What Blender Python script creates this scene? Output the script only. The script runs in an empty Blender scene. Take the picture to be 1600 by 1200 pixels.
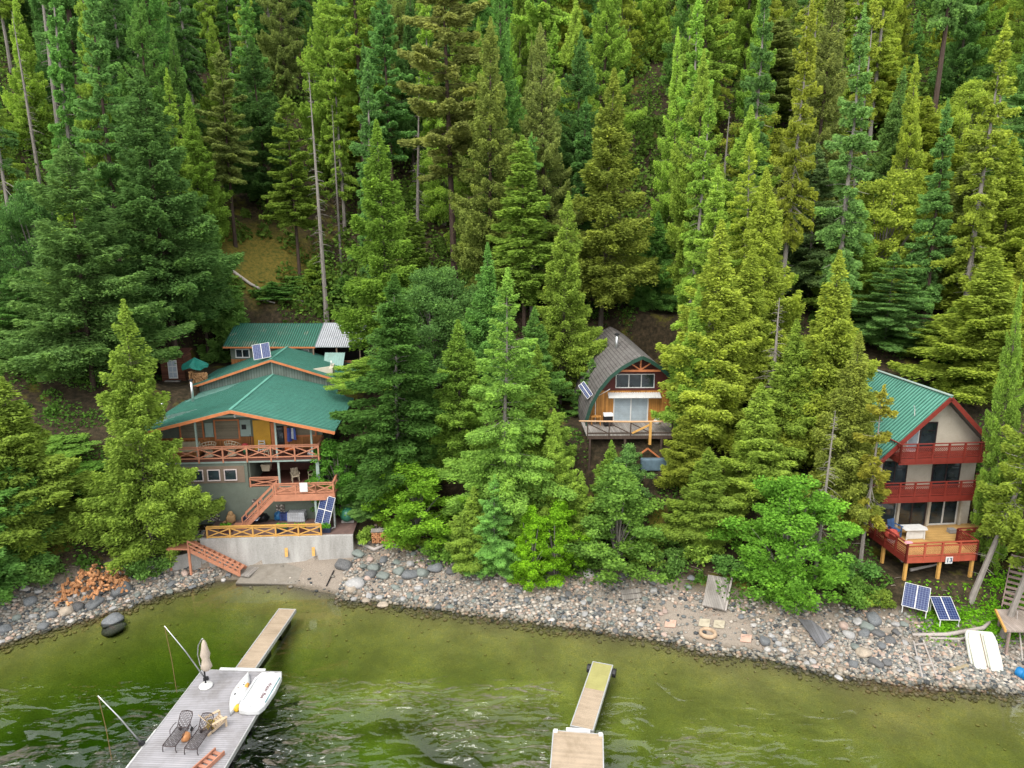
import bpy, math, random
import numpy as np
from mathutils import Vector, Matrix
R_ = math.radians
random.seed(7)
rng = np.random.default_rng(11)
# ---------------------------------------------------------------- camera
CAMH, PITCH, FPX = 26.0, R_(12.8), 1100.0
cam_d = bpy.data.cameras.new('camera'); cam = bpy.data.objects.new('camera', cam_d)
bpy.context.scene.collection.objects.link(cam)
cam.location = (0, 0, CAMH); cam.rotation_euler = (R_(90) - PITCH, 0, 0)
cam_d.sensor_width = 36.0; cam_d.lens = 36.0 * FPX / 1600.0; cam_d.clip_end = 2000.0
SC = bpy.context.scene; SC.camera = cam
# ---------------------------------------------------------------- world and sun
SUN_EL, SUN_AZ = 52.0, 208.0       # azimuth: compass angle of the sun, 0 = +Y, clockwise
w = bpy.data.worlds.new("World"); SC.world = w; w.use_nodes = True
nt = w.node_tree; nt.nodes.clear()
sky = nt.nodes.new('ShaderNodeTexSky'); sky.sky_type = 'NISHITA'; sky.sun_disc = False
sky.sun_elevation = R_(SUN_EL); sky.sun_rotation = R_(SUN_AZ); sky.dust_density = 3.0; sky.air_density = 1.2
mixw = nt.nodes.new('ShaderNodeMix'); mixw.data_type = 'RGBA'; mixw.inputs[0].default_value = 0.72
mixw.inputs[7].default_value = (10.0, 10.0, 9.9, 1)
bg = nt.nodes.new('ShaderNodeBackground'); bg.inputs[1].default_value = 0.14
wo = nt.nodes.new('ShaderNodeOutputWorld')
nt.links.new(sky.outputs[0], mixw.inputs[6]); nt.links.new(mixw.outputs[2], bg.inputs[0]); nt.links.new(bg.outputs[0], wo.inputs[0])
sl = bpy.data.lights.new('sun', 'SUN'); sl.energy = 1.5; sl.angle = R_(32); sl.color = (1.0, 0.955, 0.88)
so = bpy.data.objects.new('sun', sl); SC.collection.objects.link(so)
_az, _el = R_(SUN_AZ), R_(SUN_EL)
_d = Vector((math.sin(_az) * math.cos(_el), math.cos(_az) * math.cos(_el), math.sin(_el)))
so.rotation_euler = _d.to_track_quat('Z', 'Y').to_euler(); so.location = (0, 0, 60)
SC.view_settings.view_transform = 'Standard'; SC.view_settings.look = 'None'
SC.view_settings.exposure = 1.05; SC.view_settings.gamma = 1.0
try:
    SC.cycles.max_bounces = 6; SC.cycles.diffuse_bounces = 3; SC.cycles.glossy_bounces = 2
    SC.cycles.transparent_max_bounces = 12; SC.cycles.transmission_bounces = 3; SC.cycles.volume_bounces = 0
    SC.cycles.caustics_reflective = False; SC.cycles.caustics_refractive = False
except Exception: pass

# ---------------------------------------------------------------- helpers
def ray(u, v):
    a, b = u - 800.0, v - 600.0
    return a, FPX * math.cos(PITCH) - b * math.sin(PITCH), -FPX * math.sin(PITCH) - b * math.cos(PITCH)
def PZ(u, v, z):
    a, y, c = ray(u, v); t = (z - CAMH) / c; return Vector((a * t, y * t, z))
def PY(u, v, Y):
    a, y, c = ray(u, v); t = Y / y; return Vector((a * t, Y, CAMH + c * t))
def project(p):
    x, y, z = p[0], p[1], p[2] - CAMH
    dep = y * math.cos(PITCH) - z * math.sin(PITCH)
    up = y * math.sin(PITCH) + z * math.cos(PITCH)
    return 800 + FPX * x / dep, 600 - FPX * up / dep
COL = SC.collection
def tag(o, label=None, cat=None, group=None, kind=None):
    if label: o['label'] = label
    if cat: o['category'] = cat
    if group: o['group'] = group
    if kind: o['kind'] = kind
    return o
def empty(name, loc, rz=0.0, label=None, cat=None, group=None):
    o = bpy.data.objects.new(name, None); COL.objects.link(o); o.location = loc; o.rotation_euler = (0, 0, rz)
    o.empty_display_size = 0.2
    return tag(o, label, cat, group)
def link_mesh(name, me, mat=None, parent=None):
    o = bpy.data.objects.new(name, me); COL.objects.link(o)
    if mat is not None and len(me.materials) == 0: me.materials.append(mat)
    if parent is not None: o.parent = parent
    return o
def copy_tree(o, parent=None):
    c = o.copy(); COL.objects.link(c)
    if parent is not None:
        c.parent = parent
    for ch in o.children: copy_tree(ch, c)
    return c
class MB:
    def __init__(s): s.v = []; s.f = []; s.sm = False
    def add(s, vs, fs):
        n = len(s.v); s.v += [tuple(p) for p in vs]; s.f += [tuple(i + n for i in f) for f in fs]; return s
    def box(s, x0, x1, y0, y1, z0, z1):
        return s.add([(x0,y0,z0),(x1,y0,z0),(x1,y1,z0),(x0,y1,z0),(x0,y0,z1),(x1,y0,z1),(x1,y1,z1),(x0,y1,z1)],
                     [(3,2,1,0),(4,5,6,7),(0,1,5,4),(1,2,6,5),(2,3,7,6),(3,0,4,7)])
    def beam(s, p, q, w, h, up=(0,0,1)):
        p, q = Vector(p), Vector(q); d = (q - p).normalized(); u = Vector(up)
        if abs(d.dot(u)) > .98: u = Vector((0,1,0))
        sd = d.cross(u).normalized() * w / 2; u = sd.cross(d).normalized() * h / 2
        vs = [p-sd-u, p+sd-u, p+sd+u, p-sd+u, q-sd-u, q+sd-u, q+sd+u, q-sd+u]
        return s.add(vs, [(0,1,2,3),(7,6,5,4),(0,4,5,1),(1,5,6,2),(2,6,7,3),(3,7,4,0)])
    def tube(s, pts, rs, n=8, cap=True):
        pts = [Vector(p) for p in pts]
        if not hasattr(rs, '__len__'): rs = [rs] * len(pts)
        b = len(s.v); m = len(pts); u = None
        for i, p in enumerate(pts):
            d = (pts[min(i+1, m-1)] - pts[max(i-1, 0)]).normalized()
            if u is None: u = d.orthogonal().normalized()
            else:
                u = (u - d * u.dot(d))
                u = u.normalized() if u.length > 1e-5 else d.orthogonal().normalized()
            w_ = d.cross(u)
            for k in range(n):
                a = 2 * math.pi * k / n
                s.v.append(tuple(p + (u * math.cos(a) + w_ * math.sin(a)) * rs[i]))
        for i in range(m - 1):
            for k in range(n):
                a, c = b + i*n + k, b + i*n + (k+1) % n
                s.f.append((a, c, c + n, a + n))
        if cap:
            s.f.append(tuple(b + k for k in range(n))[::-1]); s.f.append(tuple(b + (m-1)*n + k for k in range(n)))
        return s
    def prism(s, poly, axis, a0, a1):
        """poly: 2-d points; axis 'y': (x,z) extruded along y; 'x': (y,z) along x; 'z': (x,y) along z"""
        n = len(poly); f = {'y': lambda p, a: (p[0], a, p[1]), 'x': lambda p, a: (a, p[0], p[1]), 'z': lambda p, a: (p[0], p[1], a)}[axis]
        vs = [f(p, a0) for p in poly] + [f(p, a1) for p in poly]
        fs = [tuple(range(n)), tuple(range(2*n-1, n-1, -1))] + [(i, i+n, (i+1) % n + n, (i+1) % n) for i in range(n)]
        return s.add(vs, fs)
    def lathe(s, prof, n=16, c=(0,0,0)):
        b = len(s.v)
        for r, z in prof:
            for k in range(n):
                a = 2*math.pi*k/n; s.v.append((c[0]+r*math.cos(a), c[1]+r*math.sin(a), c[2]+z))
        for i in range(len(prof)-1):
            for k in range(n):
                a, d = b+i*n+k, b+i*n+(k+1) % n; s.f.append((a, d, d+n, a+n))
        s.f.append(tuple(b+k for k in range(n))[::-1]); s.f.append(tuple(b+(len(prof)-1)*n+k for k in range(n)))
        return s
    def slab(s, a, b, c, d, th):
        """quad a b c d (ccw seen from above) with thickness th downwards along its normal"""
        a, b, c, d = map(Vector, (a, b, c, d)); n = (b - a).cross(d - a).normalized() * th
        return s.add([a, b, c, d, a-n, b-n, c-n, d-n], [(0,1,2,3),(7,6,5,4),(0,4,5,1),(1,5,6,2),(2,6,7,3),(3,7,4,0)])
    def build(s, name, mat, parent=None, smooth=False, loc=None, rot=None, bevel=0):
        me = bpy.data.meshes.new(name); me.from_pydata(s.v, [], s.f); me.materials.append(mat); me.update()
        if smooth: me.polygons.foreach_set('use_smooth', [True]*len(me.polygons))
        o = link_mesh(name, me, None, parent)
        if loc is not None: o.location = loc
        if rot is not None: o.rotation_euler = rot
        if bevel:
            m = o.modifiers.new('bevel', 'BEVEL'); m.width = bevel; m.segments = 2; m.limit_method = 'ANGLE'
        return o
def fast_mesh(name, V, F, mat=None, smooth=False, attr=None, attrs=None):
    """V (n,3), F (m,k) index array"""
    me = bpy.data.meshes.new(name); k = F.shape[1]
    me.vertices.add(len(V)); me.vertices.foreach_set('co', np.ascontiguousarray(V, dtype=np.float32).ravel())
    me.loops.add(F.size); me.loops.foreach_set('vertex_index', np.ascontiguousarray(F, dtype=np.int32).ravel())
    me.polygons.add(len(F)); me.polygons.foreach_set('loop_start', np.arange(0, F.size, k, dtype=np.int32))
    me.polygons.foreach_set('loop_total', np.full(len(F), k, dtype=np.int32))
    if smooth: me.polygons.foreach_set('use_smooth', np.ones(len(F), dtype=bool))
    me.update(calc_edges=True); me.validate()
    if attr is not None:
        a = me.attributes.new('tone', 'FLOAT', 'FACE'); a.data.foreach_set('value', attr.astype(np.float32))
    if mat is not None: me.materials.append(mat)
    return me
# ---------------------------------------------------------------- materials
def lin(c): return tuple((x / 12.92 if x <= .04045 else ((x + .055) / 1.055) ** 2.4) for x in c)
def new_mat(name):
    m = bpy.data.materials.new(name); m.use_nodes = True; t = m.node_tree
    return m, t, t.nodes['Principled BSDF']
def N(t, typ, **kw):
    n = t.nodes.new(typ)
    for k, v_ in kw.items(): setattr(n, k, v_)
    return n
def ramp(t, src, stops, interp='LINEAR'):
    r = N(t, 'ShaderNodeValToRGB'); r.color_ramp.interpolation = interp; e = r.color_ramp.elements
    while len(e) < len(stops): e.new(0.5)
    for i, (p, c) in enumerate(stops): e[i].position = p; e[i].color = (c[0], c[1], c[2], 1)
    t.links.new(src, r.inputs[0]); return r.outputs[0]
def noise(t, coord, scale, detail=4, rough=.55, dist=0):
    n = N(t, 'ShaderNodeTexNoise'); n.inputs['Scale'].default_value = scale; n.inputs['Detail'].default_value = detail
    n.inputs['Roughness'].default_value = rough; n.inputs['Distortion'].default_value = dist
    t.links.new(coord, n.inputs['Vector']); return n.outputs['Fac']
def coords(t, kind='Object', scale=(1,1,1), rot=(0,0,0)):
    c = N(t, 'ShaderNodeTexCoord'); m = N(t, 'ShaderNodeMapping'); m.inputs['Scale'].default_value = scale; m.inputs['Rotation'].default_value = rot
    t.links.new(c.outputs[kind], m.inputs[0]); return m.outputs[0]
def mixc(t, fac, a, b, blend='MIX'):
    m = N(t, 'ShaderNodeMix', data_type='RGBA', blend_type=blend)
    for i, x in ((0, fac), (6, a), (7, b)):
        if hasattr(x, 'is_linked') or hasattr(x, 'links'): t.links.new(x, m.inputs[i])
        elif i == 0: m.inputs[0].default_value = x
        else: m.inputs[i].default_value = (x[0], x[1], x[2], 1)
    return m.outputs[2]
def bump(t, b, h, strength=.4, dist=.02):
    n = N(t, 'ShaderNodeBump'); n.inputs['Strength'].default_value = strength; n.inputs['Distance'].default_value = dist
    t.links.new(h, n.inputs['Height']); t.links.new(n.outputs[0], b.inputs['Normal'])
_M = {}
def plain(name, col, rough=.6, var=.22, scale=3.0, metal=0.0, bmp=.15, stretch=(1,1,1), spec=.35):
    """painted / plain surface with blotchy wear; col is linear"""
    if name in _M: return _M[name]
    col = [c*.80 for c in col]
    m, t, b = new_mat(name); co = coords(t, 'Object', stretch)
    f = noise(t, co, scale, 6, .6); f2 = noise(t, co, scale * 9, 3, .6)
    lo = [c * (1 - var) for c in col]; hi = [min(1, c * (1 + var)) for c in col]
    c1 = ramp(t, f, [(.3, lo), (.7, hi)])
    c2 = mixc(t, .35, c1, ramp(t, f2, [(.3, lo), (.7, hi)]))
    wr = noise(t, coords(t, 'Object'), .8, 7, .75); c2 = mixc(t, 1.0, c2, ramp(t, wr, [(.30, (.80,.78,.75)), (.5, (1,1,1))]), 'MULTIPLY')
    t.links.new(c2, b.inputs['Base Color']); b.inputs['Roughness'].default_value = rough; b.inputs['Metallic'].default_value = metal
    b.inputs['Specular IOR Level'].default_value = spec
    if bmp: bump(t, b, f2, bmp, .01)
    _M[name] = m; return m
def wood(name, col, axis=0, width=.14, var=.3, rough=.7, gap=.06, axis2=None):
    """boards laid side by side along object axis (0=x,1=y,2=z) with dark joints"""
    if name in _M: return _M[name]
    col = [c_*.80 for c_ in col]
    m, t, b = new_mat(name); c = N(t, 'ShaderNodeTexCoord'); sx = N(t, 'ShaderNodeSeparateXYZ'); t.links.new(c.outputs['Object'], sx.inputs[0])
    d = N(t, 'ShaderNodeMath', operation='DIVIDE'); t.links.new(sx.outputs[axis], d.inputs[0]); d.inputs[1].default_value = width
    fl = N(t, 'ShaderNodeMath', operation='FLOOR'); t.links.new(d.outputs[0], fl.inputs[0])
    fr = N(t, 'ShaderNodeMath', operation='FRACT'); t.links.new(d.outputs[0], fr.inputs[0])
    wn = N(t, 'ShaderNodeTexWhiteNoise', noise_dimensions='1D'); t.links.new(fl.outputs[0], wn.inputs['W'])
    st = [14.0, 14.0, 14.0]; st[axis2 if axis2 is not None else (axis + 1) % 3] = 1.2
    mp = N(t, 'ShaderNodeMapping'); mp.inputs['Scale'].default_value = st; t.links.new(c.outputs['Object'], mp.inputs[0])
    g = noise(t, mp.outputs[0], 1.0, 5, .6)
    a1 = N(t, 'ShaderNodeMath', operation='ADD'); t.links.new(wn.outputs[0], a1.inputs[0]); t.links.new(g, a1.inputs[1])
    a2 = N(t, 'ShaderNodeMath', operation='MULTIPLY'); t.links.new(a1.outputs[0], a2.inputs[0]); a2.inputs[1].default_value = .5
    cc = ramp(t, a2.outputs[0], [(.2, [x*(1-var) for x in col]), (.8, [min(1, x*(1+var)) for x in col])])
    gp = N(t, 'ShaderNodeMath', operation='LESS_THAN'); t.links.new(fr.outputs[0], gp.inputs[0]); gp.inputs[1].default_value = gap
    st_ = noise(t, c.outputs['Object'], .55, 6, .7, .4); cc = mixc(t, 1.0, cc, ramp(t, st_, [(.32, (.68,.66,.62)), (.55, (1,1,1)), (.75, (1.12,1.1,1.08))]), 'MULTIPLY')
    cc = mixc(t, gp.outputs[0], cc, [x*.3 for x in col])
    t.links.new(cc, b.inputs['Base Color']); b.inputs['Roughness'].default_value = rough; b.inputs['Specular IOR Level'].default_value = .25
    bump(t, b, a2.outputs[0], .2, .01)
    _M[name] = m; return m
def leafmat(name, trans=.38):
    """foliage: tint from the object's colour, per-spray variation from the mesh, both sides let light through"""
    m = bpy.data.materials.new(name); m.use_nodes = True; t = m.node_tree; t.nodes.clear()
    oi = N(t, 'ShaderNodeObjectInfo'); at = N(t, 'ShaderNodeAttribute', attribute_name='tone')
    co = coords(t, 'Object'); nz = noise(t, co, .9, 3, .6)
    f = N(t, 'ShaderNodeMath', operation='ADD'); t.links.new(at.outputs['Fac'], f.inputs[0]); t.links.new(nz, f.inputs[1])
    h = N(t, 'ShaderNodeMath', operation='MULTIPLY'); t.links.new(f.outputs[0], h.inputs[0]); h.inputs[1].default_value = .5
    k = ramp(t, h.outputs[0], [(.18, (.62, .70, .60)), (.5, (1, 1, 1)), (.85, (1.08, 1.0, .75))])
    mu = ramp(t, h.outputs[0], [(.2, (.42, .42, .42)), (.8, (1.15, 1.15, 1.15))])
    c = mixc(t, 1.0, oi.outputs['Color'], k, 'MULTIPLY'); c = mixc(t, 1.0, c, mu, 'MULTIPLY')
    sc = N(t, 'ShaderNodeVectorMath', operation='SCALE'); t.links.new(c, sc.inputs[0]); sc.inputs['Scale'].default_value = 2.05
    d = N(t, 'ShaderNodeBsdfDiffuse'); tr = N(t, 'ShaderNodeBsdfTranslucent'); mx = N(t, 'ShaderNodeMixShader'); mx.inputs[0].default_value = trans
    t.links.new(sc.outputs[0], d.inputs[0]); t.links.new(sc.outputs[0], tr.inputs[0])
    t.links.new(d.outputs[0], mx.inputs[1]); t.links.new(tr.outputs[0], mx.inputs[2])
    o = N(t, 'ShaderNodeOutputMaterial'); t.links.new(mx.outputs[0], o.inputs[0]); return m
M_LEAF = leafmat('foliage')
M_BARK = plain('bark', (.14, .115, .095), .9, .45, 2.0, bmp=.8, stretch=(6, 6, 1), spec=.1)
M_BARKD = plain('bark_dark', (.085, .06, .048), .9, .4, 2.0, bmp=.8, stretch=(6, 6, 1), spec=.1)
M_BARKG = plain('bark_grey', (.26, .235, .21), .9, .3, 2.0, bmp=.6, stretch=(6, 6, 1), spec=.1)
def leaf_quads(C, D, L, W, r):
    """leaflets: centres C, unit directions D, lengths L, widths W -> diamonds with random roll"""
    n = len(C); a = r.normal(size=(n, 3)); a[:, 2] *= .55
    S = np.cross(D, a); S /= (np.linalg.norm(S, axis=1, keepdims=True) + 1e-9)
    e = D * L[:, None] / 2; s = S * W[:, None] / 2
    V = np.stack([C - e, C + s - e*.1, C + e, C - s - e*.1], 1).reshape(-1, 3)
    F = np.arange(4*n).reshape(-1, 4); return V, F

def text_mesh(name, body, size, mat, parent, loc, rot, shear=0, off=.008):
    cu = bpy.data.curves.new(name, 'FONT'); cu.body = body; cu.size = size; cu.align_x = 'CENTER'; cu.align_y = 'CENTER'; cu.shear = shear; cu.extrude = .004; cu.offset = off
    tmp = bpy.data.objects.new('tmp', cu); COL.objects.link(tmp); me = bpy.data.meshes.new_from_object(tmp.evaluated_get(bpy.context.evaluated_depsgraph_get())); me.materials.clear(); me.materials.append(mat)
    bpy.data.objects.remove(tmp); o = link_mesh(name, me, None, parent); o.location = loc; o.rotation_euler = rot; return o
# ---------------------------------------------------------------- terrain
_sh = np.array([(-140,10),(-70,27),(-45,34.5),(-32.67,40.16),(-31.08,41.46),(-29.34,42.77),(-26.89,44.65),(-25.04,46.41),(-22.46,48.0),(-19.7,48.29),(-16.52,47.33),
 (-12.41,45.96),(-9.09,45.34),(-4.46,44.39),(0,43.24),(4.27,42.22),(8.36,41.24),(10.67,40.37),(12.08,39.53),(15.12,38.99),(19.1,37.19),(22.47,36.34),(26,35.99),(29.3,35.41),(40,34.3),(70,31),(140,24)])
def shore(x): return np.interp(x, _sh[:,0], _sh[:,1])
_pr = np.array([(-120,-24),(-40,-13),(-22,-6.0),(-14,-2.9),(-9,-1.5),(-4,-.65),(-1.5,-.28),(0,0),(2,.42),(4,.95),(6,1.75),(8,3.0),(10,4.6),(14,7.7),(20,11.2),(28,14.3),(40,18.0),(50,25),(62,33.5),(80,46),(108,64),(190,112),(300,172),(600,320),(900,440)])
def sstep(t): t = np.clip(t, 0, 1); return t*t*(3-2*t)
def wob(x, y, s, ph): return np.sin(x/s+ph)*np.cos(y/s*1.13+ph*2)+.5*np.sin(x/s*2.3+y/s*1.7+ph*3)
H1 = (Vector((-21.7, 53.2, 2.5)), R_(4.5))
H2 = (Vector((29.4, 47.75, 4.6)), R_(5))
PADS = [(-34.5,-11.0,64.5,77.5,11.2,2.2),(4.8,16.2,54.5,72.5,9.0,1.8),(25.6,34,42.2,47.6,2.9,1.0),(25.4,33.2,47.5,59,4.2,.6)]
def to_local(Hh, x, y):
    c, s = math.cos(-Hh[1]), math.sin(-Hh[1]); dx, dy = x-Hh[0].x, y-Hh[0].y
    return dx*c - dy*s, dx*s + dy*c
def ground(x, y):
    x = np.asarray(x, float); y = np.asarray(y, float)
    d = y - shore(x)
    k = np.where(d < 0, 1 + .8*sstep((-6-x)/16), 1.0)
    z = np.interp(d*np.where(d < 0, k, 1), _pr[:,0], _pr[:,1])
    z = z + sstep((d-7)/20)*.45*wob(x, y, 5.3, 1.0) + sstep((d-40)/40)*2.2*wob(x, y, 21, .4) + sstep((d-1)/3)*.07*wob(x, y, 1.1, 2) + sstep(-d/3)*.10*wob(x, y, 1.9, 3)
    z = z + sstep((d-70)/120)*6*wob(x, y, 70, 2.1)
    for x0, x1, y0, y1, zz, bl in PADS:
        m = sstep((x-x0+bl)/bl)*sstep((x1-x+bl)/bl)*sstep((y-y0+bl)/bl)*sstep((y1-y+bl)/bl)
        z = z*(1-m) + zz*m
    lx, ly = to_local(H1, x, y)
    m = (lx > -6.7) & (lx < 6.1) & (ly > -.1) & (ly < 18.5)
    z = np.where(m, np.minimum(z, 2.4), z)
    wy = 50.06 + (x+18)*.0594
    m = (x > -27.6) & (x < -12.35) & (y > wy) & (ly <= -.1+.001*lx)
    z = np.where(m, 2.42, z)
    m = (x > -24.3) & (x <= -12.2) & (y <= wy) & (y > 47)
    z = np.where(m, np.minimum(z, .2 + .05*(x+24.3)), z)
    return z
def gz(x, y): return float(ground(x, y))
def grid(xs, ys):
    X, Y = np.meshgrid(xs, ys); Z = ground(X, Y); nx, ny = len(xs), len(ys)
    V = np.stack([X, Y, Z], -1).reshape(-1, 3)
    i = np.arange(ny-1)[:,None]*nx + np.arange(nx-1)[None]
    F = np.stack([i, i+1, i+1+nx, i+nx], -1).reshape(-1, 4); return V, F
xs = np.concatenate([np.linspace(-420,-120,31)[:-1], np.linspace(-120,-42,60)[:-1], np.arange(-42,42,.25), np.linspace(42,120,60)[1:], np.linspace(120,420,31)[1:]])
ys = np.concatenate([np.linspace(-60,20,30)[:-1], np.arange(20,34,.5), np.arange(34,79,.25), np.arange(79,160,1.0), np.linspace(160,800,130)])
def ground_mat():
    m, t, b = new_mat('ground_soil'); co = coords(t, 'Object')
    geo = N(t, 'ShaderNodeNewGeometry'); sp = N(t, 'ShaderNodeSeparateXYZ'); t.links.new(geo.outputs['Position'], sp.inputs[0])
    n1 = noise(t, co, .35, 6, .65); n2 = noise(t, co, 2.5, 6, .7); n3 = noise(t, co, 14, 4, .7)
    duff = ramp(t, n2, [(.3, (.014,.012,.007)), (.5, (.036,.028,.016)), (.72, (.085,.058,.034))])
    moss = ramp(t, n3, [(.3, (.045,.05,.01)), (.6, (.13,.12,.018)), (.8, (.22,.15,.03))])
    mk = ramp(t, n1, [(.56, (0,0,0)), (.66, (1,1,1))])
    dd_ = N(t, 'ShaderNodeVectorMath', operation='DISTANCE'); t.links.new(geo.outputs['Position'], dd_.inputs[0]); dd_.inputs[1].default_value = (-31.5, 88, 20)
    dn = N(t, 'ShaderNodeMath', operation='MULTIPLY_ADD'); t.links.new(n1, dn.inputs[0]); dn.inputs[1].default_value = 8; t.links.new(dd_.outputs['Value'], dn.inputs[2])
    ym = ramp(t, n2, [(.35, (.05,.06,.012)), (.55, (.13,.105,.02)), (.75, (.19,.115,.028))])
    dk_ = N(t, 'ShaderNodeMapRange'); t.links.new(dn.outputs[0], dk_.inputs[0]); dk_.inputs[1].default_value = 14; dk_.inputs[2].default_value = 10
    land = mixc(t, dk_.outputs[0], mixc(t, mk, duff, moss), ym)
    vo = N(t, 'ShaderNodeTexVoronoi'); vo.inputs['Scale'].default_value = 11; t.links.new(co, vo.inputs['Vector'])
    peb = ramp(t, vo.outputs['Distance'], [(.0, (.24,.20,.155)), (.8, (.09,.072,.052))])
    peb = mixc(t, .75, peb, ramp(t, n3, [(.25, (.15,.125,.10)), (.75, (.36,.31,.26))]))
    # wet strand at the waterline, algae below it
    z = sp.outputs[2]
    zn = N(t, 'ShaderNodeMath', operation='MULTIPLY_ADD'); t.links.new(n1, zn.inputs[0]); zn.inputs[1].default_value = 1.6; t.links.new(z, zn.inputs[2])
    f1 = N(t, 'ShaderNodeMapRange'); t.links.new(zn.outputs[0], f1.inputs[0]); f1.inputs[1].default_value = 1.7; f1.inputs[2].default_value = 2.6
    c = mixc(t, f1.outputs[0], peb, land)
    zw = N(t, 'ShaderNodeMath', operation='MULTIPLY_ADD'); t.links.new(n2, zw.inputs[0]); zw.inputs[1].default_value = .2; t.links.new(z, zw.inputs[2])
    wet = ramp(t, n3, [(.3, (.06,.048,.034)), (.7, (.15,.125,.09))])
    f2 = N(t, 'ShaderNodeMapRange'); t.links.new(zw.outputs[0], f2.inputs[0]); f2.inputs[1].default_value = .10; f2.inputs[2].default_value = .24
    c = mixc(t, f2.outputs[0], wet, c)
    alg = mixc(t, ramp(t, n2, [(.42, (0,0,0)), (.6, (1,1,1))]), ramp(t, n3, [(.3, (.20,.20,.07)), (.75, (.40,.37,.15))]), ramp(t, n3, [(.3, (.17,.17,.04)), (.75, (.52,.46,.16))]))
    alg = mixc(t, ramp(t, n1, [(.38, (0,0,0)), (.62, (.6,.6,.6))]), alg, (.15,.145,.06))
    f3 = N(t, 'ShaderNodeMapRange'); t.links.new(zw.outputs[0], f3.inputs[0]); f3.inputs[1].default_value = -.25; f3.inputs[2].default_value = .12
    c = mixc(t, f3.outputs[0], alg, c)
    t.links.new(c, b.inputs['Base Color']); b.inputs['Roughness'].default_value = .92; b.inputs['Specular IOR Level'].default_value = .15
    bump(t, b, n3, .7, .05); return m
V, F = grid(xs, ys)
g = link_mesh('ground', fast_mesh('ground', V, F, ground_mat(), True)); tag(g, 'wooded hillside falling to a stony beach and the green lake bed', kind='structure')
# ---------------------------------------------------------------- water
def water_mat():
    m = bpy.data.materials.new('lake_water'); m.use_nodes = True; t = m.node_tree; t.nodes.clear()
    geo = N(t, 'ShaderNodeNewGeometry')
    def wv(scale, sc, rot, det, dist):
        mp = N(t, 'ShaderNodeMapping'); mp.inputs['Scale'].default_value = sc; mp.inputs['Rotation'].default_value = (0, 0, rot)
        t.links.new(geo.outputs['Position'], mp.inputs[0]); return noise(t, mp.outputs[0], scale, det, .5, dist)
    a = wv(1.15, (.50, 1.15, 1), R_(-20), 1.2, .5); b_ = wv(3.2, (.7, 1.1, 1), R_(-34), 1.0, .4)
    # ripples die out towards the sheltered strand: the open lake is rough, the shallows calm
    sp = N(t, 'ShaderNodeSeparateXYZ'); t.links.new(geo.outputs['Position'], sp.inputs[0])
    amp = N(t, 'ShaderNodeMapRange'); t.links.new(sp.outputs[1], amp.inputs[0]); amp.inputs[1].default_value = 37.0; amp.inputs[2].default_value = 29.5
    amp.inputs[3].default_value = .03; amp.inputs[4].default_value = 1.0
    big = wv(.11, (1, 1, 1), 0, 2.0, 0)
    pm = ramp(t, big, [(.44, (.05, .05, .05)), (.58, (1, 1, 1))])
    am = N(t, 'ShaderNodeMath', operation='MULTIPLY'); t.links.new(amp.outputs[0], am.inputs[0]); t.links.new(pm, am.inputs[1])
    ax = N(t, 'ShaderNodeMapRange'); t.links.new(sp.outputs[0], ax.inputs[0]); ax.inputs[1].default_value = 12.0; ax.inputs[2].default_value = 5.0; ax.inputs[3].default_value = .12; ax.inputs[4].default_value = 1.0
    am2 = N(t, 'ShaderNodeMath', operation='MULTIPLY'); t.links.new(am.outputs[0], am2.inputs[0]); t.links.new(ax.outputs[0], am2.inputs[1]); am = am2
    s = N(t, 'ShaderNodeMath', operation='MULTIPLY_ADD'); t.links.new(b_, s.inputs[0]); s.inputs[1].default_value = .18; t.links.new(a, s.inputs[2])
    h = N(t, 'ShaderNodeMath', operation='MULTIPLY'); t.links.new(s.outputs[0], h.inputs[0]); t.links.new(am.outputs[0], h.inputs[1])
    bp = N(t, 'ShaderNodeBump'); bp.inputs['Strength'].default_value = 1.0; bp.inputs['Distance'].default_value = 2.0; t.links.new(h.outputs[0], bp.inputs['Height'])
    fr = N(t, 'ShaderNodeFresnel'); fr.inputs['IOR'].default_value = 1.55; t.links.new(bp.outputs[0], fr.inputs['Normal'])
    gl = N(t, 'ShaderNodeBsdfGlossy'); gl.inputs['Roughness'].default_value = .06; t.links.new(bp.outputs[0], gl.inputs['Normal'])
    tr = N(t, 'ShaderNodeBsdfTransparent'); mx = N(t, 'ShaderNodeMixShader')
    t.links.new(fr.outputs[0], mx.inputs[0]); t.links.new(tr.outputs[0], mx.inputs[1]); t.links.new(gl.outputs[0], mx.inputs[2])
    va = N(t, 'ShaderNodeVolumeAbsorption'); va.inputs['Color'].default_value = (.54, .745, .24, 1); va.inputs['Density'].default_value = .47
    o = N(t, 'ShaderNodeOutputMaterial'); t.links.new(mx.outputs[0], o.inputs['Surface']); t.links.new(va.outputs[0], o.inputs['Volume']); return m
wt = MB().box(-400, 400, -58, 62, -40, 0).build('lake_water', water_mat()); tag(wt, 'rippled green lake water', kind='structure')
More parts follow.
